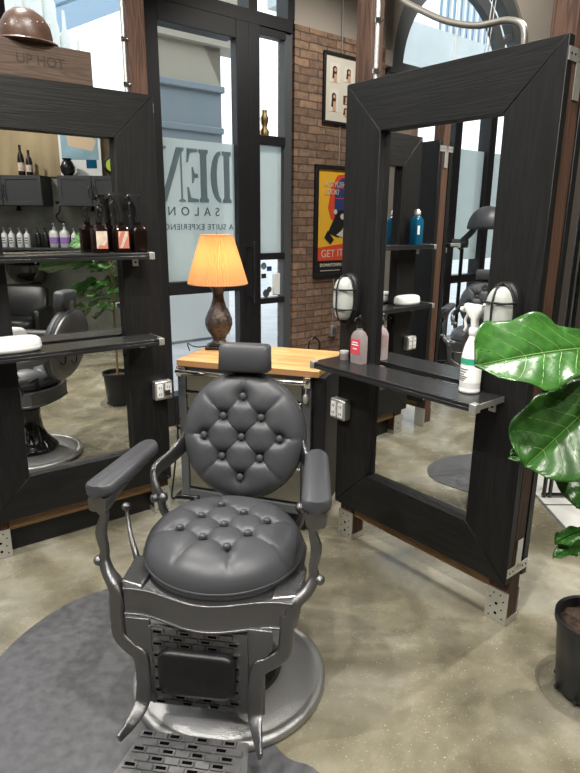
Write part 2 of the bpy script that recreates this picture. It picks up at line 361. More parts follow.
# arched window
def ring(mm,c,zs,r0,r1,y0,y1,a0=0,a1=PI,n=40):
    o=[(c+r1*math.cos(a0+(a1-a0)*i/n),zs+r1*1.02*math.sin(a0+(a1-a0)*i/n)) for i in range(n+1)]; q=[(c+r0*math.cos(a0+(a1-a0)*i/n),zs+r0*1.02*math.sin(a0+(a1-a0)*i/n)) for i in range(n+1)]
    for i in range(n): mm.prism([o[i],o[i+1],q[i+1],q[i]],y0,y1,'xz')
m=MB(); ring(m,c0,zs,1.03,1.19,-.02,.1); ring(m,3.17,zs,.84,.97,0,.08)
m.box(2.13,4.51,-.03,.09,2.96,3.06); m.box(2.13,2.29,-.02,.1,0,zs); m.box(4.35,4.51,-.02,.1,0,zs); m.box(3.1,3.18,-.02,.08,0,zs); m.box(2.13,4.51,-.02,.1,0,.25); m.box(2.13,4.51,-.02,.08,1.0,1.08)
for a in (35,):
    d=Vector((math.cos(R(a)),0,math.sin(R(a)))); c=Vector((3.25,.04,zs)); m.obox(c+d*1.02,d*.16,(0,.03,0),d.cross(Vector((0,1,0)))*.03)
aw=struct(m.build('window_3','framegrey',loc=P0,rot=(0,0,AW)))
m=MB(); m.prism([(2.2,.2),(4.45,.2),(4.45,zs)]+[(c0+1.12*math.cos(PI*i/24),zs+1.14*math.sin(PI*i/24)) for i in range(25)]+[(2.2,zs)],.035,.043,'xz'); m.build('pane','glass',aw)
# door and sidelight
m=MB()
m.box(-.40,-.27,-.05,.08,0,3.06); m.box(.38,.50,-.05,.03,0,3.06); m.box(-.27,.38,-.05,.08,2.93,3.06); m.box(-.27,.38,-.05,.08,1.05,1.15); m.box(-.27,.38,-.05,.08,0,.25)
d1=struct(m.build('door_1','frame',loc=P0,rot=(0,0,AW),bevel=.004))
m=MB(); m.box(-.28,.39,.01,.018,.25,2.94); m.build('pane','glass',d1)
m=MB(); m.box(-.27,.38,.004,.008,1.15,2.19); m.build('frosted_film','frost',d1)
m=MB(); m.box(.455,.475,-.16,-.14,.95,1.45); m.cyl((.465,-.15,1.0),(.465,-.05,1.0),.008); m.cyl((.465,-.15,1.4),(.465,-.05,1.4),.008); m.build('door_handle','frame',d1,bevel=.003)
# stencilled lettering (reads from outside, so reversed here)
def glyphs(mm,x,ch,h,z):
    w=h*.50
    def P(l): # polygons in glyph space 0..1, written as seen from outside, then flipped
        mm.prism([(x-a*w,z+b*h) for a,b in l],-.004,.002,'xz')
    sl=.06
    if ch=='D':
        P([(0,0),(.42,0),(.42,sl),(.34,sl*1.6),(.34,1-sl*1.6),(.42,1-sl),(.42,1),(0,1),(0,1-sl),(.08,1-sl*1.6),(.08,sl*1.6),(0,sl)])
        n=10; o=[(.50+.48*math.sin(PI*i/n),.5-.5*math.cos(PI*i/n)) for i in range(n+1)]; q=[(.50+.2*math.sin(PI*i/n),.5-.42*math.cos(PI*i/n)) for i in range(n+1)]
        for i in range(n): P([o[i],o[i+1],q[i+1],q[i]])
    if ch=='E':
        P([(0,0),(.42,0),(.42,sl),(.36,sl*1.6),(.36,1-sl*1.6),(.42,1-sl),(.42,1),(0,1),(0,1-sl),(.08,1-sl*1.6),(.08,sl*1.6),(0,sl)])
        P([(.48,0),(.95,0),(.98,.28),(.92,.28),(.82,.08),(.48,.06)]); P([(.48,1),(.95,1),(.98,.74),(.92,.74),(.82,.92),(.48,.94)]); P([(.48,.46),(.64,.46),(.70,.36),(.75,.36),(.75,.66),(.70,.66),(.64,.54),(.48,.54)])
    if ch=='N':
        P([(-.02,0),(.26,0),(.26,.03),(.16,.06),(.16,.84),(.10,.9),(.10,.06),(-.02,.03)]); P([(0,1),(.32,1),(1.0,.06),(1.0,0),(.82,0),(.18,.86),(0,.96)]); P([(.76,1),(1.06,1),(1.06,.97),(.96,.94),(.96,.2),(.90,.28),(.90,.94),(.76,.97)])
m=MB(); x=.345
for ch in 'DEN': glyphs(m,x,ch,.385,1.745); x-=.385*.50+.018
for v in []: pass
m.build('lettering','filmdark',d1)
def wtext(s,x,z,size,space=1): return text(s,size,'lettering','filmtext',d1,(x,-.002,z),(PI/2,0,PI),.001,'CENTER',space=space)
wtext('SALON',.0,1.645,.092,1.9); wtext('A SUITE EXPERIENCE',.03,1.54,.062,1.15)
# transom above, sidelight
m=MB(); m.box(-1.3,.93,-.05,.1,3.06,3.15); m.box(-1.3,.93,-.05,.1,4.5,4.6); m.box(.50,.58,-.05,.1,3.15,4.5); m.box(-.44,-.36,-.05,.1,3.15,4.5); m.box(-1.3,-1.22,-.05,.1,3.15,4.5); m.box(.88,.95,-.05,.1,3.15,4.5)
w1=struct(m.build('window_1','frame',loc=P0,rot=(0,0,AW))); m=MB(); m.box(-1.25,.92,.02,.028,3.12,4.52); m.build('pane','glass',w1)
m=MB(); m.box(.50,.60,-.05,.04,0,3.06)
for z0,z1 in ((2.21,2.28),(1.29,1.345),(.915,.965),(0,.1),(3.0,3.06)): m.box(.60,.87,-.04,.04,z0,z1)
m.box(.865,.945,-.03,.04,0,3.06,1)
w2=struct(m.build('window_2',['frame','framegrey'],loc=P0,rot=(0,0,AW),bevel=.003))
m=MB(); m.box(.59,.87,.02,.028,.05,3.04); m.build('pane','glass',w2)
m=MB(); m.box(.60,.865,.012,.016,1.345,2.21); m.build('frosted_film','frost',w2)
# stickers and key pad on the sidelight
for (a,b,r,c) in ((.675,1.235,.03,'facblue'),(.675,1.15,0,'hair'),(.735,1.21,0,'poster_b'),(.70,1.0,.035,'matgrey'),(.735,1.03,.026,'matgrey')):
    m=MB()
    if r: m.lathe([(r,0),(r,.002)],24,(a,-.002,b),(0,-1,0))
    else: m.box(a-.025,a+.025,-.004,0,b-.02,b+.02)
    o=m.build('window_sticker',c,loc=P0+N*.012,rot=(0,0,AW)); 
    tag(o,{.03:'round blue-grey decal at the top of the narrow glass beside the door',.035:'larger grey round decal low on the narrow glass beside the door',.026:'smaller grey round decal just above the larger one on the narrow glass'}.get(r) or ('dark rectangular decal under the round blue-grey one' if a<.7 else 'navy square decal on the right of the narrow glass'),'sticker','decals on the narrow glass beside the door')
m=MB(); m.box(.765,.835,-.03,0,.98,1.17); o=m.build('notice_card','white',loc=P0+N*.01,rot=(0,0,AW),bevel=.008); tag(o,'plain white card standing in the narrow glass beside the door','card')
m=MB(); m.loft([(0,.035,.03,2),(.03,.04,.03,2),(.06,.02,.02,2),(.1,.03,.025,2),(.13,.035,.03,2),(.16,.02,.02,2),(.19,.022,.02,2)]); o=m.build('figurine','brass',loc=wp(.68,.0,2.281),smooth=True); tag(o,'tiny tan figurine on the upper crossbar of the narrow window','figurine')
# windows further left along the shopfront
m=MB()
edges=[-.44,-1.32,-2.3,-3.35,-4.15,-4.8,-5.6,-6.5]
for s_ in edges[1:]: m.box(s_-.06,s_+.06,-.05,.1,0,CE)
for z0,z1 in ((0,.3),(.94,1.03),(2.9,3.02),(4.45,CE)):
    m.box(-6.6,-1.26,-.04,.08,z0,z1)
for z0,z1 in ((0,.3),(.94,1.03),): m.box(-1.32,-.40,-.04,.08,z0,z1)
w4=struct(m.build('window_4','frame',loc=P0,rot=(0,0,AW)))
m=MB(); m.box(-6.55,-.41,.02,.028,.2,4.5); m.build('pane','glass',w4)
m=MB(); m.box(-4.74,-4.2,.010,.014,1.2,2.39); m.box(-5.54,-4.86,.010,.014,1.2,2.39); m.box(-4.1,-3.41,.010,.014,1.2,2.39); m.build('frosted_film','frost',w4)
# outdoors
m=MB(); m.box(-25,25,.2,40,-.06,-.02); struct(m.build('ground','pave',loc=P0,rot=(0,0,AW)))
def tagb(o,l,c): return tag(o,l,c)
b=thing('building','rendered building with grey-blue lower wall across the pavement, seen through the glass door','building',wp(0,3.02),AW)
m=MB(); m.box(1.15,2.25,0,.3,-.02,2.78); m.build('lower_wall','facblue',b)
m=MB(); m.box(1.15,2.27,-.03,.3,2.72,2.80); m.box(1.15,2.28,-.05,.3,3.22,3.30); m.build('moulding','facblue',b,bevel=.01)
m=MB(); m.box(1.15,2.25,0,.3,2.80,3.22,1); m.box(1.15,2.25,0,.3,3.30,3.75); m.prism([(2.25,3.3),(2.25,3.75),(2.0,3.75)],0,.3,'xz'); m.build('upper_wall',['facbeige','facblue'],b)
m=MB(); m.prism([(1.15,3.75),(2.6,3.75),(2.6,5.2),(1.15,5.2)],-.1,.3,'xz'); m.build('soffit','facbeige',b)
m=MB(); m.box(1.15,2.3,-.02,0,.02,1.25); m.build('kick_panel','facwhite',b)
b=thing('building','bright white stepped building with turrets behind the left windows','building',wp(-.8,4.9),AW)
m=MB(); m.box(-2.2,2.3,0,1,-.02,3.4); m.build('wall','facwhite',b)
m=MB()
for x,h,r in ((1.15,5.4,.17),(1.42,5.1,.15),(1.66,4.6,.12),(1.86,4.2,.10),(2.04,3.85,.08)): m.lathe([(r,3.3),(r,h-.4),(r*.8,h-.3),(r*.8,h-.1),(r*.3,h),(0.02,h+.25)],20,(x,.3,0))
m.build('turret','facwhite',b,smooth=35)
m=MB(); m.box(-2.4,-1.1,-1,0,3.2,3.3); 
m.build('canopy_beam','skypane',b)
for x in (2.2,2.9): m=MB(); m.obox((x,1.3,5.0),(1.2,0,.6),(0,.05,0),(-.08,0,.16)); m.build('canopy_beam','skypane',b)
b=thing('building','pale building with a blue balcony beyond the arched window','building',wp(11.5,6),AW)
m=MB(); m.box(-4.5,4,0,1,0,6.1); m.build('lower_wall','facade_pale',b)
for x0,x1,z in ((-5,-1.4,9.5),(1.8,4,10)): m=MB(); m.box(x0,x1,.6,1.6,6.1,z); m.build('upper_wall','facade_pale',b)
m=MB(); m.box(-.6,1.7,.3,.36,6.1,7.3); m.build('balcony_panel','skypane',b)
m=MB()
for k in range(9): m.box(-.6+k*.27,-.55+k*.27,.2,.28,6.1,7.4)
m.box(-.65,1.75,.18,.28,7.3,7.4); m.build('balcony_rail','facwhite',b)
# ------------------------------------------------------------------ mirror stations
LZ0,LZ1,FW=.205,2.178,.206
PLAT={}
def station(label,origin,rz,L,shelves,gap_fill=False,left_dx=0):
    t=thing('mirror_station',label,'mirror station',origin,rz)
    def frame(y0,y1,yb):
        w=FW;g=.0012
        for nm,mt,pts in (('frame_board','black_v',[(0,LZ0),(w-g,LZ0+w),(w-g,LZ1-w),(0,LZ1)]),('frame_board','black_v',[(L,LZ0),(L-w+g,LZ0+w),(L-w+g,LZ1-w),(L,LZ1)]),
                          ('frame_board','black_h',[(g*2,LZ0),(L-g*2,LZ0),(L-w,LZ0+w-g),(w,LZ0+w-g)]),('frame_board','black_h',[(g*2,LZ1),(L-g*2,LZ1),(L-w,LZ1-w+g),(w,LZ1-w+g)])):
            q=MB(); q.prism(pts,y0,y1,'xz'); q.build(nm,mt,t,bevel=.0015,segs=1)
        q=MB(); q.box(w-.012,L-w+.012,yb[0],yb[1],LZ0+w-.012,LZ1-w+.012); q.build('mirror','mirror',t)
    frame(0,.036,(.0362,.041)); frame(.124,.160,(.119,.1238))
    for x in (.002,L-.092):
        q=MB(); q.box(x,x+.09,.0415,.1185,.004,CE-.01); p=q.build('post','post',t,bevel=.004,segs=1)
        q=MB(); q.box(x-.003,x+.093,.034,.0413,.002,.150); q.box(x-.003,x+.093,.1187,.126,.002,.150); q.box(x-.003,x+.093,.034,.126,0,.006); q.box(x+.0905,x+.094,.034,.126,.002,.03); q.box(x-.004,x-.0005,.034,.126,.002,.03)
        q.mi=1
        for k,(dx,dz) in enumerate(((.015,.02),(.045,.04),(.075,.025),(.02,.06),(.07,.065),(.045,.085),(.015,.105),(.075,.105),(.03,.13),(.06,.13))):
            r=.0065 if k in(1,5) else .0035; q.lathe([(r,0),(r,.001)],10,(x+dx,.0338,dz),(0,-1,0))
        q.build('post_base',['steel','hole'],p)
    # straps tying panels to the posts
    for xs,zz in ((L,LZ1-.055),(L,LZ0+.05),(0,LZ1-.055)):
        sg=1 if xs else -1
        q=MB(); a,b_=sorted((xs,xs+sg*.003)); q.box(a,b_,.005,.155,zz-.02,zz+.02); q.box(a,b_,.06,.10,zz-.02 if zz>1 else zz,zz+.02 if zz>1 else zz+.13)
        if zz>1: q.box(a,b_,.06,.10,zz-.13,zz-.02)
        q.mi=1
        for yy in (.02,.045,.115,.14): q.lathe([(.004,0),(.004,.001)],8,(xs+sg*.003,yy,zz),(sg,0,0))
        q.build('strap',['steel','hole'],t)
    q=MB(); q.box(.095,L-.095,.05,.09,.135,.19); q.build('rail','rail',t,bevel=.002)
    if gap_fill: q=MB(); q.box(.095,L-.095,.10,.118,.0,.134); q.build('gap_board','black',t)  # black board filling the dark gap between rail and floor
    for (x0,x1,z,dep,th) in shelves:
        q=MB(); q.box(x0,x1,-dep,-.001,z-.012,z); q.box(x0,x1,-dep,-dep+.018,z-.03,z-.014); q.box(x0,x1,-dep+.004,-.001,z-.02,z-.012,); s_=q.build('shelf',mat('shelf_top',(.018,.018,.019),.25) if 'shelf_top' not in bpy.data.materials else bpy.data.materials['shelf_top'],t,bevel=.002)
        for xe,sg in ((x0,-1),(x1,1)):
            q=MB(); q.box(*sorted((xe-sg*.025,xe+sg*.002)),-dep-.002,-dep+.03,z-.032,z+.001); q.box(*sorted((xe-sg*.0,xe+sg*.002)),-dep+.03,-.004,z-.022,z+.001); q.box(*sorted((xe-sg*.06,xe-sg*.03)),-.006,-.0005,z-.07,z-.032)
            q.mi=1; q.box(*sorted((xe-sg*.05,xe-sg*.04)),-.0075,-.006,z-.056,z-.046)
            q.build('shelf_bracket',['steel','hole'],s_,bevel=.001,segs=1)
    return t
RO=Vector((.865-.63777*.983,2.0873+.77022*.983,0)); RZ=math.atan2(-.77022,.63777)
LO=Vector((-.664-.79529*.944,3.1018-.60623*.944,0)); LZ=math.atan2(.60623,.79529)
stR=station('tall black framed mirror station on cedar posts, front right beside the fig plant',RO,RZ,.983,[(.005,.895,.975,.19,.02)])
stL=station('tall black framed mirror station at the left with amber bottles on its upper shelf',LO,LZ,.944,[(-.03,.86,1.04,.17,.02),(-.06,.85,1.455,.13,.02)],gap_fill=True)
DO=Vector((-2.32,3.06,0))
stD=station('black mirror station seen only in the right mirror, behind the blue bottles',DO,RZ,.983,[(.05,1.02,1.455,.13,.02)])
def onR(x,y,z): return stR_m@Vector((x,y,z))
stR_m=Matrix.Translation(RO)@Matrix.Rotation(RZ,4,'Z'); stL_m=Matrix.Translation(LO)@Matrix.Rotation(LZ,4,'Z')
def onL(x,y,z): return stL_m@Vector((x,y,z))
# small things on the stations -----------------------------------------------------
def bulkhead(label,loc,rz):
    t=thing('bulkhead_light',label,'wall light',loc,rz,'caged oval lights on the right mirror station')
    q=MB(); q.loft([(0,.062,.115,2.6),(.02,.062,.115,2.6),(.03,.055,.108,2.6)]); b=q.build('housing','black',t,smooth=35,rot=(PI/2,0,0))
    q=MB(); q.loft([(.03,.05,.1,2.5),(.055,.048,.098,2.5),(.075,.04,.09,2.4),(.085,.025,.07,2.2)]); q.build('diffuser','offwhite',t,smooth=True,rot=(PI/2,0,0))
    q=MB()
    q.tube([(.056*math.cos(a)*1.0,-.035,.108*math.sin(a)) for a in [2*PI*i/36 for i in range(36)]],.0045,8,closed=True)
    q.tube([(0,-.03,-.112),(0,-.07,-.098),(0,-.092,-.05),(0,-.094,0),(0,-.092,.05),(0,-.07,.098),(0,-.03,.112)],.004,8,smooth=4)
    for z in (-.045,.045): q.tube([(-.058,-.03,z),(-.052,-.07,z),(-.02,-.09,z),(.02,-.09,z),(.052,-.07,z),(.058,-.03,z)],.004,8,smooth=4)
    q.build('wire_guard','black',t,smooth=True); return t
bulkhead('caged oval bulkhead light on the left side of the right mirror frame',onR(.068,-.001,1.262),RZ)
bulkhead('caged oval bulkhead light on the right mirror frame, behind the spray bottle',onR(.862,-.001,1.285),RZ)
def outlet(label,loc,rz):
    t=thing('outlet_box',label,'outlet',loc,rz,'steel outlet boxes on the mirror frames')
    q=MB(); q.box(-.05,.05,-.045,0,-.05,.05); q.build('box','steel',t,bevel=.006)
    for x in (-.024,.024):
        q=MB(); q.box(x-.017,x+.017,-.05,-.0455,-.036,.036); q.mi=1
        for z in (-.018,.018): q.box(x-.007,x-.004,-.0512,-.0495,z-.006,z+.006); q.box(x+.004,x+.007,-.0512,-.0495,z-.006,z+.006)
        q.build('socket',['white','hole'],t)
    return t
outlet('steel outlet box on the left side of the right mirror frame, under its shelf',onR(.045,-.001,.72),RZ)
outlet('steel outlet box with a black plug, right side of the left mirror frame',onL(.905,-.001,.735),LZ)
outlet('steel outlet box on the far side of the left station, seen in the right mirror',onL(.04,-.001,.735),LZ)
q=MB(); p=onL(.925,-.05,.725); c1=onL(.965,-.05,.62); c2=onL(1.0,.0,.3); q.tube([p,onL(.945,-.08,.70),c1,onL(.99,-.01,.45),onL(.985,.05,.2),onL(1.0,.12,.02),onL(1.1,.2,.01)],.005,8,smooth=6); q.box(p.x-.012,p.x+.012,p.y-.02,p.y+.005,p.z-.012,p.z+.012)
tag(q.build('power_cord','rubber',smooth=True),'black power cord hanging from the left station outlet','cord')
q=MB()
for z in (.58,.52,.46,.40): q.tube([onL(.975,-.03,z),onL(.995,-.015,z-.02),onL(1.01,-.03,z-.03),onL(.985,-.055,z-.01)],.007,8,smooth=4,closed=False)
tag(q.build('coiled_cable','rubber',smooth=True),'loose black cable loops hanging between the left station and the tool chest','cord')
# amber square bottles
def amber(label,loc,rz,lab,spray):
    t=thing('pump_bottle',label,'bottle',loc,rz,'amber bottles on the upper left shelf')
    t.scale=(1,1,1.1); h=.115; q=MB(); q.loft([(0,.034,.026,7),(.006,.036,.028,7),(h-.02,.036,.028,7),(h-.005,.026,.02,4),(h,.014,.014,2),(h+.012,.014,.014,2)]); q.build('bottle_body','amber',t,smooth=50)
    q=MB(); q.box(-.026,.026,-.0295,-.0285,.018,.09); l=q.build('bottle_label',lab,t)
    if lab=='label': q=MB(); q.prism([(-.026,.018),(.026,.018),(.026,.05),(.01,.03),(-.01,.034),(-.02,.026)],-.0302,-.0296,'xz'); q.build('label_print','labelred',l)
    if lab=='labelred':
        q=MB(); q.prism([(-.02,.02),(-.008,.02),(.02,.07),(.02,.088),(.01,.088)],-.0302,-.0296,'xz'); q.prism([(-.024,.06),(-.012,.088),(-.022,.088)],-.0302,-.0296,'xz'); q.build('label_print','label',l)
    q=MB()
    if not spray:
        q.cyl((0,0,h+.012),(0,0,h+.03),.015); q.cyl((0,0,h+.03),(0,0,h+.06),.004); q.lathe([(.011,h+.052),(.012,h+.066),(.008,h+.075)],16); q.tube([(0,0,h+.066),(0,-.03,h+.067),(0,-.045,h+.055)],.0045,8,smooth=3)
    else:
        q.cyl((0,0,h+.012),(0,0,h+.035),.015); q.loft([(h+.035,.012,.014,3),(h+.075,.011,.014,3,-.004,0),(h+.10,.02,.011,4,-.012,0),(h+.12,.034,.011,4,-.018,0),(h+.128,.03,.009,4,-.018,0)]); q.cyl((-.05,0,h+.112),(-.064,0,h+.112),.008); q.tube([(-.03,0,h+.10),(-.042,0,h+.08),(-.036,0,h+.05),(-.042,0,h+.035)],.005,8,smooth=3)
    q.build('spray_head' if spray else 'pump_head','pump',t,smooth=40); return t
amber('square amber bottle with black pump and pale label on the upper left shelf',onL(.62,-.042,1.455),LZ,'label',False)
amber('square amber bottle with red striped label, middle of the three on the upper shelf',onL(.725,-.042,1.455),LZ,'labelred',True)
amber('square dark bottle with black sprayer and dark label, rightmost on the upper shelf',onL(.815,-.042,1.455),LZ,'amber',True)
# blue bottles (seen in the right mirror)
for i,(x,y,lb) in enumerate(((.10,-.065,'blue liquid bottle with ribbed silver cap, reflected in the right mirror'),)):
    t=thing('tonic_bottle',lb,'bottle',onL(x,y,1.455),LZ)
    q=MB(); q.loft([(0,.042,.034,5),(.005,.044,.036,5),(.16,.044,.036,5),(.185,.034,.03,3),(.2,.02,.02,2)]); q.build('bottle_body','blue',t,smooth=50)
    q=MB(); q.lathe([(.024,.2),(.024,.225),(.012,.24)],20,flute=.04,fn=10); q.build('cap','steel',t,smooth=40); q=MB(); q.box(.012,.036,-.0385,-.0365,.07,.13); q.build('bottle_label','white',t)
# white oval steriliser / dish
for lb,loc in (('white oval plastic case on the lower left shelf',onL(.185,-.085,1.0405)),):
    t=thing('oval_case',lb,'case',loc,LZ)
    q=MB(); q.loft([(0,.10,.05,2.6),(.008,.112,.06,2.6),(.024,.116,.063,2.6),(.026,.114,.061,2.6)]); q.build('base','white',t,smooth=60)
    q=MB(); q.loft([(.0262,.115,.062,2.6),(.052,.112,.06,2.6),(.062,.10,.05,2.6),(.066,.085,.038,2.6)]); q.build('lid','white',t,smooth=60)
# hooks under shelves
hk=0
for lb,xs,zz,on,rz in (('pair of black hooks under the lower left shelf near its right end',.72,.992,onL,LZ),('pair of black hooks under the middle of the lower left shelf',.42,.992,onL,LZ)):
    q=MB()
    for d in (-.025,.025): q.tube([(d,0,.018),(d,0,-.02),(d-.012,0,-.035),(d-.024,0,-.02)],.003,8,smooth=4)
    q.box(-.04,.04,-.006,.006,.012,.018)
    tag(q.build('hook','pump',loc=on(xs,-.10,zz),rot=(0,0,rz),smooth=True),lb,'hook','black hooks under the left shelf')
# helmet and crate on top of the left station
t=thing('helmet','domed brown leather helmet on the wooden crate','helmet',onL(.41,.075,2.325),LZ)
q=MB(); q.loft([(.0,.105,.09,2),(.03,.108,.093,2),(.07,.10,.088,2),(.105,.078,.07,2),(.128,.045,.04,2),(.136,.012,.012,2)],n=40); q.build('dome','helmet',t,smooth=True)
q=MB(); q.loft([(-.004,.128,.105,2),(.0,.132,.11,2),(.006,.128,.105,2),(.010,.106,.092,2)],n=40); q.build('brim','helmet',t,smooth=True)
q=MB()
for i in range(9): a=R(-150+i*15); q.ball((.103*math.cos(a),.088*math.sin(a),.05+.004*i),.0035,8)
q.build('studs','steel',t,smooth=True)
t=thing('wooden_crate','small brown wooden crate with stamped letters lying on top of the left station','crate',onL(.40,.08,2.179),LZ)
q=MB(); q.box(-.28,.26,-.075,-.065,0,.14); q.box(-.28,.26,.065,.075,0,.14); q.box(-.28,-.268,-.065,.065,0,.14); q.box(.248,.26,-.065,.065,0,.14); q.box(-.268,.248,-.065,.065,0,.012); q.box(-.268,.248,-.065,.065,.128,.14); q.build('box_body','crate',t,bevel=.002)
text('UP HOT',.055,'stamped_text','ink',t,(-.06,-.0755,.055),(PI/2,0,0),.0006)
# hand gel on right shelf
t=thing('gel_bottle','clear hand-gel bottle with red label on the left end of the right shelf','bottle',onR(.165,-.035,.9755),RZ); t.scale=(1,1,1.28)
q=MB(); q.loft([(0,.034,.022,6),(.004,.036,.024,6),(.095,.036,.024,6),(.112,.026,.02,4),(.12,.013,.013,2),(.128,.013,.013,2)]); q.build('bottle_body','gel',t,smooth=50)
q=MB(); q.box(-.028,.028,-.0262,-.0248,.035,.088); q.mi=1
for z,w in ((.075,.016),(.066,.02),(.052,.012)): q.box(-w,w,-.0272,-.0263,z,z+.004)
q.build('bottle_label',['redlabel','white'],t)
q=MB(); q.cyl((0,0,.128),(0,0,.142),.014); q.cyl((0,0,.142),(0,0,.158),.004); q.lathe([(.009,.156),(.01,.166),(.006,.172)],14); q.tube([(0,0,.163),(0,-.022,.164),(0,-.034,.154)],.004,8,smooth=3); q.build('pump_head','pump',t,smooth=40)
t=thing('small_tub','small clear tub behind the hand-gel bottle on the right shelf','tub',onR(.075,-.04,.9755),RZ); q=MB(); q.lathe([(.018,0),(.02,.003),(.02,.03)],20); q.build('tub_body','gel',t,smooth=50); q=MB(); q.lathe([(.021,.03),(.021,.042)],20); q.build('lid','offwhite',t,smooth=50)
# spray bottle
t=thing('spray_bottle','white trigger spray bottle with green band, on the right end of the right shelf','bottle',onR(.772,-.05,.9755),RZ-R(10)); t.scale=(1,1,1.04)
q=MB(); q.lathe([(.036,0),(.04,.004),(.04,.012),(.038,.016),(.039,.02),(.039,.13),(.036,.15),(.03,.175),(.02,.2),(.0165,.212),(.0165,.225)],36); q.build('bottle_body','white',t,smooth=60)
q=MB(); q.lathe([(.0398,.108),(.0398,.13)],36,cap=False); q.build('label_band','green',t,smooth=True)
q=MB(); q.lathe([(.0396,.04),(.0396,.1)],36,cap=False); l=q.build('bottle_label','facwhite',t,smooth=True)
q=MB()
for k,z in enumerate((.09,.08,.07,.062,.055,.048)): 
    for a in range(-6,7-(k%3)*2):
        aa=R(-95+a*5); q.obox((.0400*math.cos(aa),.0400*math.sin(aa),z),(.0012,0,0),(0,.0012,0),(0,0,.0015))
q.build('label_text','matgrey',l)
q=MB(); q.lathe([(.019,.214),(.02,.218),(.02,.236),(.016,.24)],24,flute=.03,fn=12); q.loft([(.24,.013,.013,3),(.27,.014,.014,3,-.002,0),(.285,.03,.014,4,-.008,0),(.31,.046,.014,4,-.014,0),(.322,.04,.012,4,-.012,0)]); q.cyl((-.058,0,.298),(-.074,0,.298),.009); q.tube([(-.036,0,.286),(-.05,0,.262),(-.044,0,.235),(-.05,0,.222)],.0055,8,smooth=4)
q.build('spray_head','white',t,smooth=45)
# conduits up the posts
for lb,f,x in (('thin steel conduit clipped to the post above the left station',onL,.835),('thin steel conduit clipped to the post above the right station',onR,.118)):
    t=thing('conduit',lb,'conduit',f(x,.05,2.18),0); q=MB(); q.cyl((0,0,0),(0,0,CE-2.2),.009); q.build('pipe','steel',t,smooth=True)
    for z in (.03,.22,.42,.7): q=MB(); q.cyl((0,0,z),(0,0,z+.018),.014); q.ball((.02,0,z+.009),.006,8); q.build('clamp','chrome',t,smooth=40)
q=MB(); q.tube([onR(.12,.09,2.58),onR(.2,.09,2.48),onR(.33,.09,2.40),onR(.45,.09,2.34),onR(.58,.09,2.30),onR(.70,.09,2.29),onR(.765,.09,2.255),onR(.775,.09,2.18)],.012,12,smooth=8)
tag(q.build('bent_conduit',mat('bare_conduit',(.4,.37,.33),.35,.8),smooth=True),'curved grey conduit bending down onto the top of the right station','conduit')
for lb,a,b_ in (('pair of thin suspension wires rising straight above the right station',(.45,.13,2.18),(.44,.13,CE-.01)),('pair of thin suspension wires slanting up to the right above the right station',(.58,.14,2.18),(.78,.17,CE-.01))):
    q=MB()
    for d in (0,.014): q.cyl(onR(a[0]+d,a[1],a[2]),onR(b_[0]+d*1.6,b_[1],b_[2]),.0016,n=6)
    tag(q.build('hanging_wire','steel'),lb,'wire','suspension wires above the right station')
# ------------------------------------------------------------------ tool chest and lamp
CA=R(-18); CO=Vector((-.605,3.085,0)); 
t=thing('tool_chest','steel tool chest on casters with a butcher-block top between the two mirror stations','tool chest',CO,CA)
CW,CD,CH=.785,.50,.895
q=MB(); q.box(0,CW,-.0,CD,CH-.035,CH); q.build('worktop','butcher',t,bevel=.004)
q=MB(); q.box(.015,CW-.04,.03,CD-.01,.13,CH-.037); q.box(.0,.045,.005,.05,.10,CH-.037); q.box(CW-.085,CW-.04,.005,.05,.10,CH-.037); q.box(.0,CW-.04,.008,.05,.10,.15); q.build('cabinet_body','framegrey',t,bevel=.004)
q=MB(); q.box(CW-.038,CW+.03,.03,CD-.02,.12,CH-.037); q.build('side_panel','black',t,bevel=.004)
zz=CH-.075
for h in (.10,.10,.12,.14,.20):
    q=MB(); q.box(.05,CW-.09,.012,.03,zz-h+.008,zz); q.box(.05,CW-.09,.002,.012,zz-.016,zz-.002); q.build('drawer','drawer',t,bevel=.002); zz-=h
q=MB(); q.tube([(.02,.0,CH-.06),(.02,-.035,CH-.055),(.04,-.045,CH-.055),(CW-.08,-.045,CH-.055),(CW-.06,-.035,CH-.055),(CW-.06,0,CH-.06)],.012,12); q.box(.0,.03,-.01,.04,CH-.09,CH-.036); q.box(CW-.075,CW-.04,-.01,.04,CH-.09,CH-.036); q.build('handle','chrome',t,smooth=50,bevel=.003)
q=MB(); q.lathe([(.006,0),(.014,.01),(.016,.03),(.01,.045)],14,(CW-.06,-.02,CH-.165)); q.cyl((CW-.06,-.02,CH-.12),(CW-.06,-.02,CH-.09),.004); q.build('padlock','steel',t,smooth=True)
for x,y in ((.05,.05),(CW-.08,.05),(.05,CD-.06),(CW-.08,CD-.06)):
    q=MB(); q.box(x-.02,x+.02,y-.02,y+.02,.085,.102); q.cyl((x-.012,y,.045),(x+.012,y,.045),.044,n=24); q.build('caster','rubber',t,smooth=40)
q=MB(); q.box(CW*.02,CW*.30,-.25,.002,.0,.001)
q.bm.free()
LP_=Vector((-.41,3.38,CH+.001))
t=thing('table_lamp','lit table lamp with pleated amber shade and pierced bronze vase base on the butcher-block top','table lamp',LP_)
q=MB(); q.box(-.075,.075,-.06,.06,0,.018); q.loft([(.018,.058,.048,8),(.03,.056,.046,8)]); q.build('foot','lampdark',t,bevel=.004)
q=MB(); q.lathe([(.04,.03),(.044,.034),(.036,.05),(.045,.075),(.066,.105),(.078,.14),(.077,.17),(.064,.205),(.045,.24),(.033,.28),(.030,.31),(.036,.335),(.05,.352),(.052,.36),(.02,.365)],48); q.build('vase',"ceramic",t,smooth=True)
q=MB(); q.cyl((0,0,.365),(0,0,.44),.008); q.lathe([(.016,.42),(.018,.45),(.012,.47)],16); q.cyl((0,0,.56),(0,0,.652),.002,n=8)
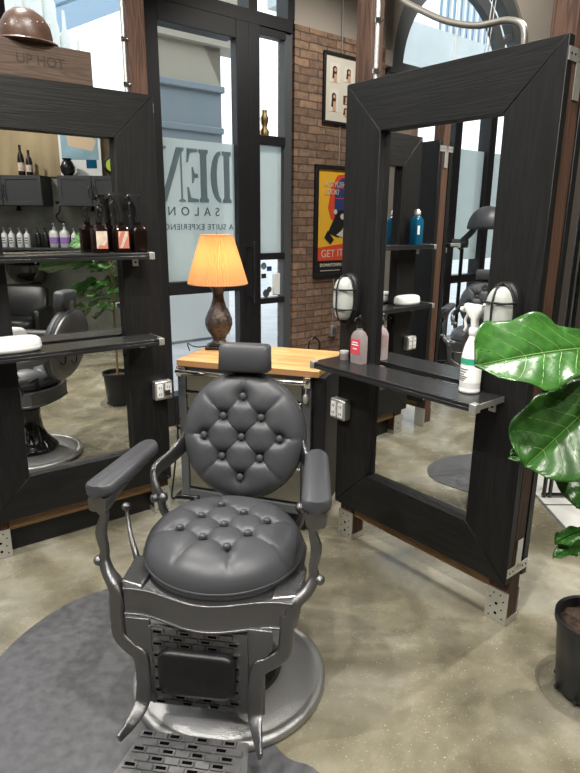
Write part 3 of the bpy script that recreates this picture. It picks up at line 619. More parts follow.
for a in (0,PI/2): q.tube([(.0,0,.375),(.05*math.cos(a),.05*math.sin(a),.43),(.06*math.cos(a),.06*math.sin(a),.52),(0,0,.62)],.0018,6,smooth=4)
for a in range(3): q.cyl((0,0,.62),(.078*math.cos(a*2.09),.078*math.sin(a*2.09),.632),.0018,n=6)
q.build('fitting','brass',t,smooth=True)
q=MB(); q.ball((0,0,.50),.03,16); q.build('bulb','bulb',t,smooth=True)
# pleated shade
q=MB(); nn=252; zs_=[.372,.44,.51,.58,.632]; rr=[.163,.143,.122,.100,.083]; rings=[]
for z,r in zip(zs_,rr): rings.append([q.V(((r+.0052*(1 if i%4==0 else (0 if i%2 else -1))*(1+.4*math.sin(i*.7)))*math.cos(2*PI*i/nn),(r+.0052*(1 if i%4==0 else (0 if i%2 else -1)))*math.sin(2*PI*i/nn),z)) for i in range(nn)])
for a,b_ in zip(rings,rings[1:]):
    for i in range(nn): q.face([a[i],a[(i+1)%nn],b_[(i+1)%nn],b_[i]])
q.build('lamp_shade','shade',t)
q=MB()
for z,r in ((.371,.1635),(.633,.0835)): q.tube([(r*math.cos(2*PI*i/64),r*math.sin(2*PI*i/64),z) for i in range(64)],.004,8,closed=True)
q.build('shade_trim',mat('shade_trim_fabric',(.45,.22,.1),.7),t,smooth=True)
q=MB(); q.tube([(-.07,0,.012),(-.12,.0,.006),(-.16,.03,.006),(-.2,.1,.006),(-.2,.16,-.05)],.0035,8,smooth=5); q.build('cord','rubber',t,smooth=True)
bl=bpy.data.lights.new('lamp_bulb_light','POINT'); bl.energy=4.5; bl.color=(1,.66,.32); bl.shadow_soft_size=.035; blo=bpy.data.objects.new('lamp_bulb_light',bl); COL.objects.link(blo); blo.location=LP_+Vector((0,0,.50))
# ------------------------------------------------------------------ wall pictures, cables by the brick wall
def onW(s,z,d=.06): return wp(s,-d,z)
t=thing('framed_poster','black framed yellow and red poster with stylish-look lettering on the brick wall','poster',onW(1.175,1.11,.062),AW)
PW,PH=.66,.98
q=MB(); w=.035
for a in ((0,PW,0,w),(0,PW,PH-w,PH),(0,w,w,PH-w),(PW-w,PW,w,PH-w)): q.box(a[0],a[1],-.03,0,a[2],a[3])
q.build('frame','frame',t,bevel=.003)
q=MB(); q.box(w,PW-w,-.012,-.002,w,PH-w); q.build('print','poster_y',t)
q=MB(); q.box(w,PW-w,-.0145,-.0125,w,.155); q.build('caption_band','poster_k',t)
q=MB(); q.prism([(w,.155),(PW-w,.155),(PW-w,.33),(w,.27)],-.0145,-.0125,'xz'); q.build('red_band','poster_r',t)
q=MB(); q.prism([(.20,.52),(.16,.62),(.20,.80),(.27,.90),(.40,.92),(.55,.88),(.60,.70),(.56,.55),(.4,.48)],-.0140,-.0125,'xz'); q.build('red_blot','poster_r',t)
q=MB(); q.prism([(.24,.55),(.24,.80),(.32,.88),(.48,.88),(.54,.8),(.54,.55)],-.0155,-.0142,'xz'); q.build('dark_window','poster_b',t)
q=MB(); q.box(.38,.386,-.0165,-.0156,.55,.87); q.box(.24,.54,-.0165,-.0156,.70,.706); q.box(.24,.54,-.0165,-.0156,.79,.796); q.build('window_bars','poster_r',t)
q=MB(); q.prism([(.16,.40),(.30,.36),(.36,.46),(.50,.46),(.54,.58),(.44,.66),(.40,.60),(.28,.60),(.22,.50)],-.0175,-.0166,'xz'); q.prism([(.12,.36),(.20,.30),(.24,.34),(.16,.42)],-.0175,-.0166,'xz'); q.build('chair_figure','poster_k',t)
q=MB(); q.prism([(.27,.38),(.44,.34),(.5,.46),(.36,.44)],-.0184,-.0176,'xz'); q.build('figure_highlight','paper',t)
for x,z,rr_ in ((.25,.585,.022),(.34,.545,.026)): q=MB(); q.lathe([(rr_,0),(rr_,.001)],16,(x,-.0178,z),(0,-1,0)); q.build('figure_highlight','paper',t)
text('A STYLISH\nLOOK?',.066,'poster_title','paper',t,(.115,-.019,.80),(PI/2,0,0),.0006,sx=.85,offset=.0004)
text('GET',.095,'poster_slogan','paper',t,(.085,-.0150,.185),(PI/2,0,0),.0006); text('IT',.095,'poster_slogan','paper',t,(.285,-.0150,.19),(PI/2,0,0),.0006)
text('DOWNTOWN L',.04,'poster_caption','paper',t,(.075,-.0150,.10),(PI/2,0,0),.0006,offset=.001)
q=MB(); 
for k in range(14): q.box(.08+.018*k,.092+.018*k,-.0160,-.0150,.06,.068)
q.build('poster_small_print','paper',t)
t=thing('framed_photos','dark framed display of small portrait photos high on the brick wall','picture',onW(1.25,2.43,.062),AW)
PW,PH=.62,.56; w=.022
q=MB()
for a in ((0,PW,0,w),(0,PW,PH-w,PH),(0,w,w,PH-w),(PW-w,PW,w,PH-w)): q.box(a[0],a[1],-.025,0,a[2],a[3])
q.build('frame','frame',t,bevel=.002); q=MB(); q.box(w,PW-w,-.010,-.002,w,PH-w); q.build('mount','paper',t)
for k,(x,z,ww,hh) in enumerate(((.07,.33,.12,.15),(.07,.10,.11,.18),(.24,.35,.11,.12),(.24,.17,.06,.07),(.24,.07,.06,.07),(.38,.33,.12,.15),(.38,.10,.11,.18))):
    q=MB(); q.box(x,x+ww,-.0125,-.0105,z,z+hh,0 if k%2==0 or k==1 else 1)
    cx=x+ww*.5; q.lathe([(.026,0),(.026,.001)],18,(cx,-.0126,z+hh*.68),(0,-1,0),2); q.prism([(cx-.03,z+hh*.2),(cx+.024,z+hh*.2),(cx+.024,z+hh*.7),(cx-.022,z+hh*.7)],-.0137,-.0127,'xz',2)
    q.lathe([(.015,0),(.015,.001)],18,(cx+.004,-.0140,z+hh*.66),(0,-1,0),3); q.prism([(cx-.014,z+.004),(cx+.026,z+.004),(cx+.02,z+hh*.45),(cx-.006,z+hh*.45)],-.0150,-.0139,'xz',3)
    q.build('photo',['photobg','plum','hair','skin'],t)
q=MB(); q.cyl(onW(1.46,2.1,.07),onW(1.46,2.43,.07),.004,n=6); q.cyl(onW(1.46,3.0,.07),onW(1.46,4.3,.07),.004,n=6); tag(q.build('hanging_rail','steel'),'thin pale cable running up the brick wall behind the poster and photos','cable')
q=MB(); a=onW(1.43,.62,.095); q.cyl(onW(1.43,.66,.075),onW(1.43,1.1,.075),.006,n=8); tag(q.build('wall_conduit','steel'),'thin vertical conduit on the brick wall below the poster','conduit')
t=thing('wall_outlet','small grey outlet box on the brick wall under the poster','outlet',onW(1.43,.6,.062),AW); q=MB(); q.box(-.035,.035,-.04,0,-.05,.055); q.build('box','steel',t,bevel=.005); q=MB(); q.box(-.02,.02,-.044,-.041,-.03,.03); q.build('cover','framegrey',t)
q=MB(); random.seed(3)
pts=[]; c=wp(1.55,-.45,.0)
for k in range(90): a=k*.83+random.random(); r=.12+.14*random.random(); pts.append((c.x+r*math.cos(a)*1.3,c.y+r*math.sin(a)*.8,.325+.09*random.random()+.03*math.sin(k)))
q.tube(pts,.0045,6,smooth=4); tag(q.build('red_cable_bundle','cable',smooth=True),'tangled bundle of thin red cable on a low stand by the brick wall','cable')
t=thing('low_stand','low dark stand holding the red cable beside the brick wall','stand',(c.x,c.y,0),AW)
q=MB(); q.box(-.3,.3,-.22,.2,.26,.285); q.build('top','frame',t,bevel=.004)
for x in (-.27,.27):
    for y in (-.19,.17): q=MB(); q.box(x-.015,x+.015,y-.015,y+.015,0,.26); q.build('leg','frame',t)
q=MB(); q.tube([wp(.98,-.32,.55)+Vector((.05*math.cos(a),.02*math.cos(a),.07*math.sin(a))) for a in [2*PI*i/24 for i in range(24)]],.008,8,closed=True); q.cyl(wp(.98,-.32,.0),wp(.98,-.32,.49),.008); q.cyl(wp(.98,-.32,.0),wp(.98,-.32,.012),.07)
tag(q.build('ring_stand','pump',smooth=40),'small black ring stand at the corner of the brick wall behind the chest','stand')
# ------------------------------------------------------------------ barber chair
def tufted(name,rx,ry,thick,btns,segs,parent,material='leather',amp=.022,loc=(0,0,0),rot=(0,0,0),below=.03,creases=True,seam=True):
    q=MB(); nr,na=58,168; rings=[]
    def dseg(px,py,a,b):
        ax,ay=a;bx,by=b; dx,dy=bx-ax,by-ay; L=dx*dx+dy*dy; t=max(0,min(1,((px-ax)*dx+(py-ay)*dy)/L)); return math.hypot(px-ax-t*dx,py-ay-t*dy)
    def hgt(x,y,rn):
        z=thick*max(0,1-rn**4.5)**.5
        if creases:
            d=min(math.hypot(x-a,y-b) for a,b in btns); z-=amp*math.exp(-(d/.022)**2)+amp*.35*math.exp(-(d/.05)**2)
            dl=min(dseg(x,y,*s_) for s_ in segs); z-=(.0042*math.exp(-(dl/.0035)**2)+.004*math.exp(-(dl/.016)**2))*max(0,1-rn**8)
        return z
    cen=q.V((0,0,hgt(0,0,0)))
    for j in range(1,nr+1):
        u=j/nr; rn=math.sin(u*PI/2) if u<1 else 1; rn=.5*u+.5*rn; rn=min(rn,1); ring=[]
        for i in range(na):
            a=2*PI*i/na; x,y=rx*rn*math.cos(a),ry*rn*math.sin(a); ring.append(q.V((x,y,hgt(x,y,rn) if rn<1 else 0)))
        rings.append(ring)
    for rn,z in ((.998,-.3*below),(.985,-.7*below),(.955,-below)): rings.append([q.V((rx*rn*math.cos(2*PI*i/na),ry*rn*math.sin(2*PI*i/na),z)) for i in range(na)])
    for i in range(na): q.face([cen,rings[0][i],rings[0][(i+1)%na]])
    for a,b in zip(rings,rings[1:]):
        for i in range(na): q.face([a[i],b[i],b[(i+1)%na],a[(i+1)%na]])
    q.face(rings[-1][::-1])
    if seam: q.tube([((rx+.001)*math.cos(2*PI*i/72),(ry+.001)*math.sin(2*PI*i/72),-.1*below) for i in range(72)],.0035,6,closed=True)
    o=q.build(name,material,parent,smooth=60,loc=loc,rot=rot)
    for (a,b) in btns:
        q=MB(); z=thick-amp*.95; q.lathe([(.004,-.004),(.0125,-.001),(.0135,.004),(.011,.009),(.005,.0115),(.0005,.012)],16,(a,b,z)); q.build('button',material,o,smooth=True)
    return o
def diamond(dx,dy): return [(0,2*dy),(-dx,dy),(dx,dy),(-2*dx,0),(0,0),(2*dx,0),(-dx,-dy),(dx,-dy),(0,-2*dy)]
def dsegs(dx,dy,ex):
    B=diamond(dx,dy); S=[]
    for i,a in enumerate(B):
        for b in B[i+1:]:
            if abs(abs(a[0]-b[0])-dx)<1e-4 and abs(abs(a[1]-b[1])-dy)<1e-4: S.append((a,b))
    S+=[((0,2*dy),(0,ex)),((0,-2*dy),(0,-ex)),((2*dx,0),(ex,0)),((-2*dx,0),(-ex,0))]
    for sx in(-1,1):
        for sy in(-1,1):
            S.append(((sx*dx,sy*dy),(sx*dx+sx*.7*ex*.7,sy*dy+sy*.7*ex*.75)))
    return S
def barber_chair(label,loc,rz,full=True):
    t=thing('barber_chair',label,'barber chair',loc,rz,None)
    # base disc
    q=MB(); q.lathe([(.338,0),(.345,.006),(.345,.022),(.338,.03),(.325,.033),(.318,.030),(.310,.030),(.304,.034),(.20,.048),(.12,.058),(.05,.06)],96); q.build('base','basemetal',t,smooth=50)
    q=MB(); q.lathe([(.188,.052),(.190,.060),(.178,.078),(.150,.105),(.118,.145),(.096,.20),(.086,.30),(.09,.32),(.09,.345),(.078,.35),(.078,.42)],64); q.build('pump_column','blackgloss',t,smooth=50)
    # seat tray
    def outline(k=0):
        pts=[]
        for i in range(25):
            u=-1+2*i/24; x=u*.262; y=-.262-.052*(.5+.5*math.cos(PI*u*1.15))*(1 if abs(u)<.87 else 1)-.0; pts.append((x,y-k))
        right=[(.268+k,-.235),(.27+k,-.1),(.262+k,.06),(.22+k,.18),(.14,.235+k),(0,.25+k),(-.14,.235+k),(-.22-k,.18),(-.262-k,.06),(-.27-k,-.1),(-.268-k,-.235)]
        return pts+right
    q=MB(); q.prism(outline(),.425,.512,'xy'); q.prism(outline(.006),.508,.516,'xy'); q.prism(outline(.006),.420,.428,'xy'); q.build('seat_frame','casting',t,bevel=.002)
    q=MB(); q.prism([(x*.8,y*.8) for x,y in outline()],.395,.42,'xy'); q.build('under_frame','casting',t,bevel=.004)
    # corner castings
    for s_ in (-1,1):
        q=MB(); q.prism([(s_*.20,-.268),(s_*.275,-.245),(s_*.285,-.10),(s_*.20,-.12)],.512,.528,'xy'); q.build('corner_casting','castlite',t,bevel=.005)
    B=diamond(.072,.068); S=dsegs(.072,.068,.235)
    tufted('seat_cushion',.262,.262,.092,B,S,t,loc=(0,-.035,.553),rot=(R(2),0,R(18)),amp=.016,below=.04)
    bk=tufted('backrest',.232,.242,.062,diamond(.072,.076),dsegs(.072,.076,.225),t,loc=(-.01,.325,.812),rot=(R(90-13),0,0),below=.03,amp=.022)
    q=MB(); q.lathe([(.236,-.031),(.238,-.045),(.225,-.058),(.15,-.066),(.02,-.068)],64); s_o=q.build('back_shell','casting',t,smooth=50,loc=(-.01,.325,.812),rot=(R(90-13),0,0))
    # headrest
    q=MB(); q.loft([(-.048,.085,.030,4),(-.053,.09,.036,4),(-.045,.099,.044,4.5),(.04,.096,.044,4.5),(.050,.088,.037,4),(.052,.07,.028,4)],n=40); q.build('headrest','leather',t,smooth=60,loc=(-.01,.365,1.108),rot=(R(-6),0,0))
    q=MB(); q.box(-.022,.022,-.006,.006,-.14,.04); q.build('headrest_stem','castlite',t,bevel=.002,loc=(-.01,.40,1.06),rot=(R(-8),0,0))
    for s_ in (-1,1):
        xo=-.015
        P=lambda x,y,z:(s_*x+xo,y,z)
        # arm pad
        n_=Vector((s_*.338+xo,-.225,.79)); f_=Vector((s_*.30+xo,.165,.80)); d=(f_-n_); L=d.length; ang=math.atan2(d.y,d.x)-PI/2
        q=MB(); secs=[]
        def padpts(w0,w1,z):
            o=[]
            for i in range(13): a=PI*i/12; o.append((w1*math.cos(a),L-w1+w1*math.sin(a)*1.0,z))
            for i in range(13): a=PI+PI*i/12; o.append((w0*math.cos(a),w0+w0*math.sin(a),z))
            return o
        rings=[]
        for (w0,w1,z) in ((.030,.027,-.002),(.042,.037,.0),(.045,.040,.010),(.045,.040,.022),(.040,.035,.031),(.028,.024,.036)):
            rings.append([q.V(p) for p in padpts(w0,w1,z)])
        q.face(rings[0][::-1]); q.face(rings[-1])
        for a_,b_ in zip(rings,rings[1:]):
            for i in range(26): q.face([a_[i],a_[(i+1)%26],b_[(i+1)%26],b_[i]])
        ap=q.build('arm_pad','leather',t,smooth=60,loc=n_,rot=(math.atan2(.01,L),0,ang))
        q=MB(); dv=d.normalized()
        q.tube([n_+dv*.012+Vector((0,0,-.03)),n_+dv*.04+Vector((0,0,-.03)),n_+dv*.12+Vector((0,0,-.022)),n_+dv*.22+Vector((0,0,-.016)),n_+dv*.34+Vector((0,0,-.016))],0,square=[(.060,.050),(.064,.054),(.05,.036),(.04,.026),(.034,.024)],smooth=4,up=(0,0,1))
        q.build('arm_rail','casting',t,smooth=50)
        # front arm post (S curve)
        q=MB(); q.tube([P(.338,-.19,.775),P(.335,-.192,.745),P(.325,-.19,.715),P(.338,-.195,.66),P(.330,-.198,.60),P(.333,-.20,.565),P(.315,-.215,.53),P(.285,-.235,.505),P(.272,-.25,.47),P(.268,-.25,.43)],0,square=[(.036,.03),(.034,.03),(.024,.026),(.034,.03),(.026,.026),(.032,.03),(.034,.036),(.038,.05),(.044,.04),(.044,.026)],smooth=5,up=(0,1,0)); q.build('arm_post','casting',t,smooth=50)
        q=MB(); q.cyl(P(.325,-.198,.562),P(.350,-.204,.562),.011); q.ball(P(.350,-.204,.562),.0165,14); q.build('arm_bolt','casting',t,smooth=40)
        # back bracket from backrest side out to the arm
        q=MB(); q.tube([P(.205,.335,.80),P(.232,.31,.765),P(.262,.25,.735),P(.288,.18,.722),P(.292,.145,.70),P(.278,.125,.66),P(.262,.12,.635)],0,square=[(.014,.07),(.016,.065),(.018,.055),(.022,.05),(.024,.045),(.024,.04),(.022,.034)],smooth=5,up=(0,0,1)); q.build('back_bracket','casting',t,smooth=50)
        q=MB(); q.ball(P(.278,.105,.634),.0165,14); q.ball(P(.252,.118,.632),.020,14); q.build('pivot_ball','casting',t,smooth=True)
        q=MB(); q.tube([P(.258,.12,.635),P(.255,.12,.59),P(.238,.125,.55),P(.215,.12,.505)],0,square=[(.03,.026),(.026,.024),(.026,.026),(.03,.03)],smooth=5,up=(0,1,0)); q.build('rear_post','casting',t,smooth=50)
    # lever
    q=MB(); q.ball((-.375,.045,.625),.0165,16,sc=(1,1,.85)); q.tube([(-.375,.045,.62),(-.366,.032,.59),(-.34,-.01,.54),(-.318,-.035,.50),(-.30,-.05,.46)],[.007,.0065,.0085,.011,.012],12,smooth=4); q.build('lever','casting',t,smooth=True)
    q=MB(); q.obox((-.20,.20,.60),(.045,0,0),(0,.009,0),(0,0,.008)); q.cyl((-.17,.2,.60),(-.17,.2,.54),.012); q.build('recline_lever','pump',t,bevel=.004)
    # footrest legs
    for s_ in (-1,1):
        xo=-.022; P=lambda x,y,z:(s_*x+xo,y,z)
        q=MB(); q.tube([P(.268,-.255,.47),P(.266,-.262,.40),P(.258,-.268,.345),P(.225,-.278,.318),P(.188,-.288,.295),P(.178,-.295,.24),P(.178,-.305,.17),P(.182,-.325,.135),P(.20,-.375,.112),P(.215,-.42,.105)],0,square=[(.044,.03),(.044,.026),(.046,.024),(.048,.022),(.050,.020),(.048,.018),(.048,.018),(.044,.014),(.034,.012),(.024,.012)],smooth=5,up=(0,-1,0)); q.build('footrest_arm','casting',t,smooth=50)
    # calf panel with raised brick pattern and pad
    q=MB(); q.obox((-.022,-.288,.27),(.148,0,0),(0,.006,0),(0,0,.142))
    for r_ in range(13):
        z=.142+r_*.0212
        for c_ in range(8):
            x=-.166+c_*.043+(.0215 if r_%2 else 0)
            if x+.038<.126: q.obox((x+.0185,-.295,z),(.0185,0,0),(0,.004,0),(0,0,.0085))
            if x+.038<.126 and c_%2==r_%2: q.obox((x+.0185,-.2995,z),(.013,0,0),(0,.0007,0),(0,0,.0034),1)
    q.box(-.176,-.168,-.297,-.285,.13,.41,0); q.box(.124,.132,-.297,-.285,.13,.41,0)
    q.build('calf_panel',['casting','hole'],t)
    for s_ in (-1,1):
        q=MB(); q.prism([(s_*.152-.022,.125),(s_*.204-.022,.125),(s_*.204-.022,.33),(s_*.228-.022,.365),(s_*.228-.022,.43),(s_*.152-.022,.43)],-.290,-.276,'xz'); q.build('side_plate','casting',t,bevel=.003)
    q=MB(); q.loft([(0,.118,.075,6),(.02,.122,.079,6),(.032,.117,.074,6),(.036,.10,.06,5)],n=40); q.build('calf_pad','leatherblk',t,smooth=60,loc=(-.022,-.298,.272),rot=(R(90),0,0))
    # foot plate
    fp=thing('foot_plate',None,None); del fp
    bpy.data.objects.remove(bpy.data.objects['foot_plate'])
    q=MB(); z=.0
    q.prism([(-.175,-.0),(.155,0),(.20,-.32),(-.235,-.32)],-.012,-.004,'xy')
    for r_ in range(12):
        y=-.016-r_*.0262; k=1+(-y/.32)*.28
        for c_ in range(8):
            x=(-.17+c_*.0415+(.0207 if r_%2 else 0))
            if x+.04>.158: continue
            q.obox(((x+.020)*k,y,-.001),(.0185*k,0,0),(0,.0108,0),(0,0,.004))
            if (r_+c_)%2==0: q.obox(((x+.020)*k,y,.0033),(.0135*k,0,0),(0,.0048,0),(0,0,.0008),1)
    f=q.build('foot_plate',['casting','hole'],t,loc=(-.005,-.375,.105),rot=(R(2),0,0))
    q=MB(); q.prism([(-.26,-.33),(-.2,-.26),(-.12,-.24),(-.07,-.25),(-.05,-.33)],0,.008,'xy'); q.build('toe_casting','castlite',f,bevel=.002)
    return t
CHL=(-.21,1.82,.004); ch=barber_chair('grey tufted barber chair with round back and hammered metal frame in the foreground',CHL,R(-8))
dup(ch,(-2.85,1.86,.0),R(98),'grey tufted barber chair reflected in the right mirror above the spray bottle')
# floor mat
q=MB(); P=[(-1.085,1.75),(-1.091,1.907),(-1.047,2.07),(-.96,2.225),(-.83,2.335),(-.70,2.375),(-.56,2.35),(-.46,2.25),(-.33,2.02),(-.19,1.78),(-.02,1.495),(.105,1.415),(.33,1.1),(.38,.85),(.3,.6),(.1,.45),(-.3,.42),(-.7,.62),(-.95,1.0),(-1.06,1.4)]
S=[]
for i in range(len(P)):
    p0,p1,p2,p3=[Vector((*P[(i+k)%len(P)],0)) for k in (-1,0,1,2)]
    for j in range(6): u=j/6; v=.5*((2*p1)+(p2-p0)*u+(2*p0-5*p1+4*p2-p3)*u*u+(3*p1-p0-3*p2+p3)*u**3); S.append((v.x,v.y))
q.prism(S,.0,.004,'xy'); tag(q.build('floor_mat','matgrey'),'large rounded grey mat on the floor under the barber chair','mat')
# ------------------------------------------------------------------ fig plant
PC=Vector((1.06,1.76,0))
t=thing('potted_fig','fiddle-leaf fig in a black nursery pot at the right edge','plant',PC)
q=MB(); q.lathe([(.098,.012),(.102,.016),(.125,.27),(.132,.272),(.134,.28),(.134,.30),(.130,.302),(.122,.298),(.119,.26),(.10,.10)],56,cap=False); q.lathe([(.0,.012),(.1,.0125)],32,cap=False)
for k in range(8): a=2*PI*k/8; q.obox((.1*math.cos(a),.1*math.sin(a),.02),(.012*math.cos(a),.012*math.sin(a),0),(-.006*math.sin(a),.006*math.cos(a),0),(0,0,.007))
q.build('pot','pot',t,smooth=50)
q=MB(); rings=[]
for j in range(12):
    r=.12*(j+.001)/11; rings.append([q.V((r*math.cos(2*PI*i/40),r*math.sin(2*PI*i/40),.262+.010*noise.noise(Vector((r*60*math.cos(2*PI*i/40),r*60*math.sin(2*PI*i/40),0))))) for i in range(40)])
for a,b in zip(rings,rings[1:]):
    for i in range(40): q.face([a[i],a[(i+1)%40],b[(i+1)%40],b[i]])
q.build('soil','soil',t,smooth=True)
stem=[(0,0,.26),(.005,.0,.5),(-.006,.01,.8),(.004,.005,1.1),(-.006,0,1.35),(0,0,1.52)]
q=MB(); q.tube(stem,[.011,.010,.009,.008,.006,.004],10,smooth=5); q.build('stem','stem',t,smooth=True)
def sp(z):
    for a,b in zip(stem,stem[1:]):
        if a[2]<=z<=b[2]: k=(z-a[2])/(b[2]-a[2]); return Vector(a).lerp(Vector(b),k)
    return Vector(stem[-1])
def leaf(base,tip,wid,up=(0,0,1),droop=.18,seed=0,attach=None,cup=.15):
    base=Vector(base);tip=Vector(tip); d=tip-base; L=d.length; x=d.normalized(); u=Vector(up); z=(u-x*u.dot(x)).normalized(); y=z.cross(x)
    q=MB(); nu,nv=22,12; g=[]; rnd=random.Random(seed); ph=rnd.random()*6
    for i in range(nu+1):
        s=i/nu; prof=(min(1,s/.16)**.5)*(.66+.36*math.sin(PI*(s-.18)*.9) if s>.18 else .66-.0*s)*(max(0.0,1-max(0,(s-.62)/.38)**2.6)**.5) if 0<s<1 else 0.02
        prof=max(prof,.02)
        row=[]
        for j in range(-nv,nv+1):
            v=j/nv; w=wid/2*prof*(1+.055*math.sin(s*17+ph+ (2 if v>0 else 0)))
            vein=.5+.5*math.cos((s*1.0-abs(v)*.28)*2*PI*6.5)
            h=L*droop*(s-s*s*1.0)*1.2+cup*wid*.5*abs(v)**1.2*prof-.010*(1-min(1,abs(v)*9))*(1 if 0<s<1 else 0)-.0055*(vein**6)*min(1,abs(v)*5)+.006*math.sin(s*9+ph)*v+.012*math.sin(s*14+ph*2)*abs(v)**3
            row.append(q.V(base+x*(s*L)+y*(v*w)+z*h))
        g.append(row)
    for i in range(nu):
        for j in range(2*nv): q.face([g[i][j],g[i+1][j],g[i+1][j+1],g[i][j+1]])
    mid=[base+x*(i/nu*L)+z*(L*droop*(i/nu-(i/nu)**2)*1.2-.006) for i in range(nu+1)]
    G=[[v.co.copy() for v in row] for row in g]
    o=q.build('leaf','leaf',t,smooth=70)
    so=o.modifiers.new('thickness','SOLIDIFY'); so.thickness=.0012; so.offset=0
    q=MB(); q.tube(mid[::2],[.0028*(1-.8*i/(nu//2)) for i in range(nu//2+1)],6)
    if attach is not None: a=Vector(attach); q.tube([a,a.lerp(base,.5)+Vector((0,0,.012)),base],.0028,6,smooth=3)
    if wid>.12:
        for k in range(6):
            s0=.08+.14*k
            for sg in (-1,1):
                pts=[]
                for a in range(0,11):
                    v=a/11; ff=min(nu-.01,(s0+v*.26)*nu); i0=int(ff); fr=ff-i0; jj=v*nv; j0=int(jj); jf=jj-j0
                    c0_=G[i0][nv+sg*j0].lerp(G[i0][nv+sg*min(nv,j0+1)],jf); c1_=G[min(nu,i0+1)][nv+sg*j0].lerp(G[min(nu,i0+1)][nv+sg*min(nv,j0+1)],jf)
                    pts.append(c0_.lerp(c1_,fr)+z*.0005)
                    if s0+v*.26>.97: break
                q.tube(pts,[.0014*(1-.7*a/len(pts)) for a in range(len(pts))],5)
    q.build('leaf_vein','leafvein',o,smooth=True)
    return o
B_=lambda v:Vector(v)-PC
leaf(B_((.905,1.70,1.262)),B_((.478,1.50,1.25)),.245,up=(-.12,-.66,.70),droop=.10,seed=1,attach=sp(1.20))
leaf(B_((.935,1.70,1.125)),B_((.67,1.575,.935)),.25,up=(-.2,-.85,.42),droop=.12,seed=2,attach=sp(1.02))
leaf(B_((.965,1.69,.96)),B_((.845,1.60,.80)),.20,up=(-.3,-.8,.4),droop=.1,seed=3,attach=sp(.92))
leaf(B_((.775,1.69,.915)),B_((.645,1.62,.952)),.065,up=(-.2,-.6,.7),droop=.1,seed=4,attach=sp(.84))
leaf(B_((.985,1.74,.655)),B_((.842,1.69,.625)),.055,up=(0,-.3,.9),droop=.25,seed=5,attach=sp(.62))
leaf(B_((.995,1.735,.60)),B_((.842,1.68,.588)),.05,up=(0,-.3,.9),droop=.25,seed=6,attach=sp(.57))
rnd=random.Random(11)
for k in range(36):
    z=.64+k*.0248; a=k*2.4+.3; a0=sp(min(z,1.51))
    dx,dy=math.cos(a),math.sin(a)
    # keep clear of the mirror station (beyond y) and of the camera-side leaves already placed
    near=dx<-.15
    if dy>.75 and dx<.3: dx=abs(dx)+.3
    l=((.07 if z>1.2 else .13) if near else .22)+.05*rnd.random(); wd=(.13 if near else .18)+.05*rnd.random(); up_=.35+.35*(z-.6)
    b_=a0+Vector((dx*.07,dy*.07,.05)); tp=a0+Vector((dx*(.07+l*.8),dy*(.07+l*.8),.05-l*(.75-.75*rnd.random())))
    if z<.8: continue
    leaf(b_,tp,wd,up=(dx*.55,dy*.55,.75),droop=.2,seed=20+k,attach=a0)
leaf(sp(1.45)+Vector((0,-.04,-.02)),sp(1.45)+Vector((-.04,-.34,-.03)),.22,up=(-.6,.0,.8),droop=.2,seed=60,attach=sp(1.5))
leaf(sp(1.42)+Vector((-.02,.03,.02)),sp(1.42)+Vector((.05,-.30,-.06)),.20,up=(-.7,.1,.6),droop=.2,seed=61,attach=sp(1.42))
q=MB(); q.lathe([(.155,.002),(.162,.006),(.168,.02),(.170,.021),(.165,.016),(.15,.006),(.02,.005)],56,PC,cap=False)
tag(q.build('saucer',pane('clear_saucer',(.93,.93,.93),.16),smooth=True),'clear plastic saucer on the floor under the fig pot','saucer')
# ------------------------------------------------------------------ things behind the right station
t=thing('garment_rack','tall glossy black double-pole rack behind the right station','rack',(1.565,3.32,0))
for x in (-.018,.018): q=MB(); q.cyl((x,0,0),(x,0,2.05),.012); q.build('pole','blackgloss',t,smooth=True)
q=MB(); q.cyl((-.03,0,.02),(.5,0,.02),.011); q.cyl((0,0,2.05),(.6,0,2.05),.011); q.cyl((.58,0,0),(.58,0,2.05),.012); q.build('crossbar','blackgloss',t,smooth=True)
q=MB(); q.box(1.56,1.6,3.9,5.6,.0021,2.3); q.box(1.56,1.6,3.9,5.6,2.3,2.36); tag(q.build('folding_screen','plum',bevel=.01),'dark plum upright panel behind the black rack at the right edge','screen')
# ------------------------------------------------------------------ behind the camera: basin wall (seen in the left mirror)
def bw(): return dict()
q=MB(); q.box(-4,4,.001,.02,2.14,CE); struct(q.build('trim_1','tan',loc=bp_(0,0),rot=(0,0,AB)))
# local frame on the basin wall: x along TB, y = away from room (+), room at -y
def cabinet(lb,t0,t1,dv):
    t=thing('wall_cabinet',lb,'cabinet',bp_(t0,.002,1.775),AB,'charcoal wall cabinets over the basins'); w=t1-t0
    # room side must be +y or -y in this frame
    q=MB(); q.box(0,w,RS*0.0,RS*.32,0,.36) if RS>0 else q.box(0,w,RS*.32,0,0,.36); q.build('body','cabdark',t)
    xs=[0]+dv+[w]
    for a,b in zip(xs,xs[1:]):
        q=MB(); y0,y1=sorted((RS*.321,RS*.339)); q.box(a+.004,b-.004,y0,y1,.004,.356); y0,y1=sorted((RS*.339,RS*.345))
        for e in ((a+.004,b-.004,.004,.05),(a+.004,b-.004,.31,.356),(a+.004,a+.05,.05,.31),(b-.05,b-.004,.05,.31)): q.box(e[0],e[1],y0,y1,e[2],e[3])
        d_=q.build('cabinet_door','cab',t,bevel=.002); hx=b-.03 if b<w-.01 or len(dv)==0 else a+.03
        q=MB(); q.tube([(hx,RS*.345,.1),(hx,RS*.372,.12),(hx,RS*.372,.22),(hx,RS*.345,.24)],.005,8,smooth=3); q.build('handle','pump',d_,smooth=True)
    return t
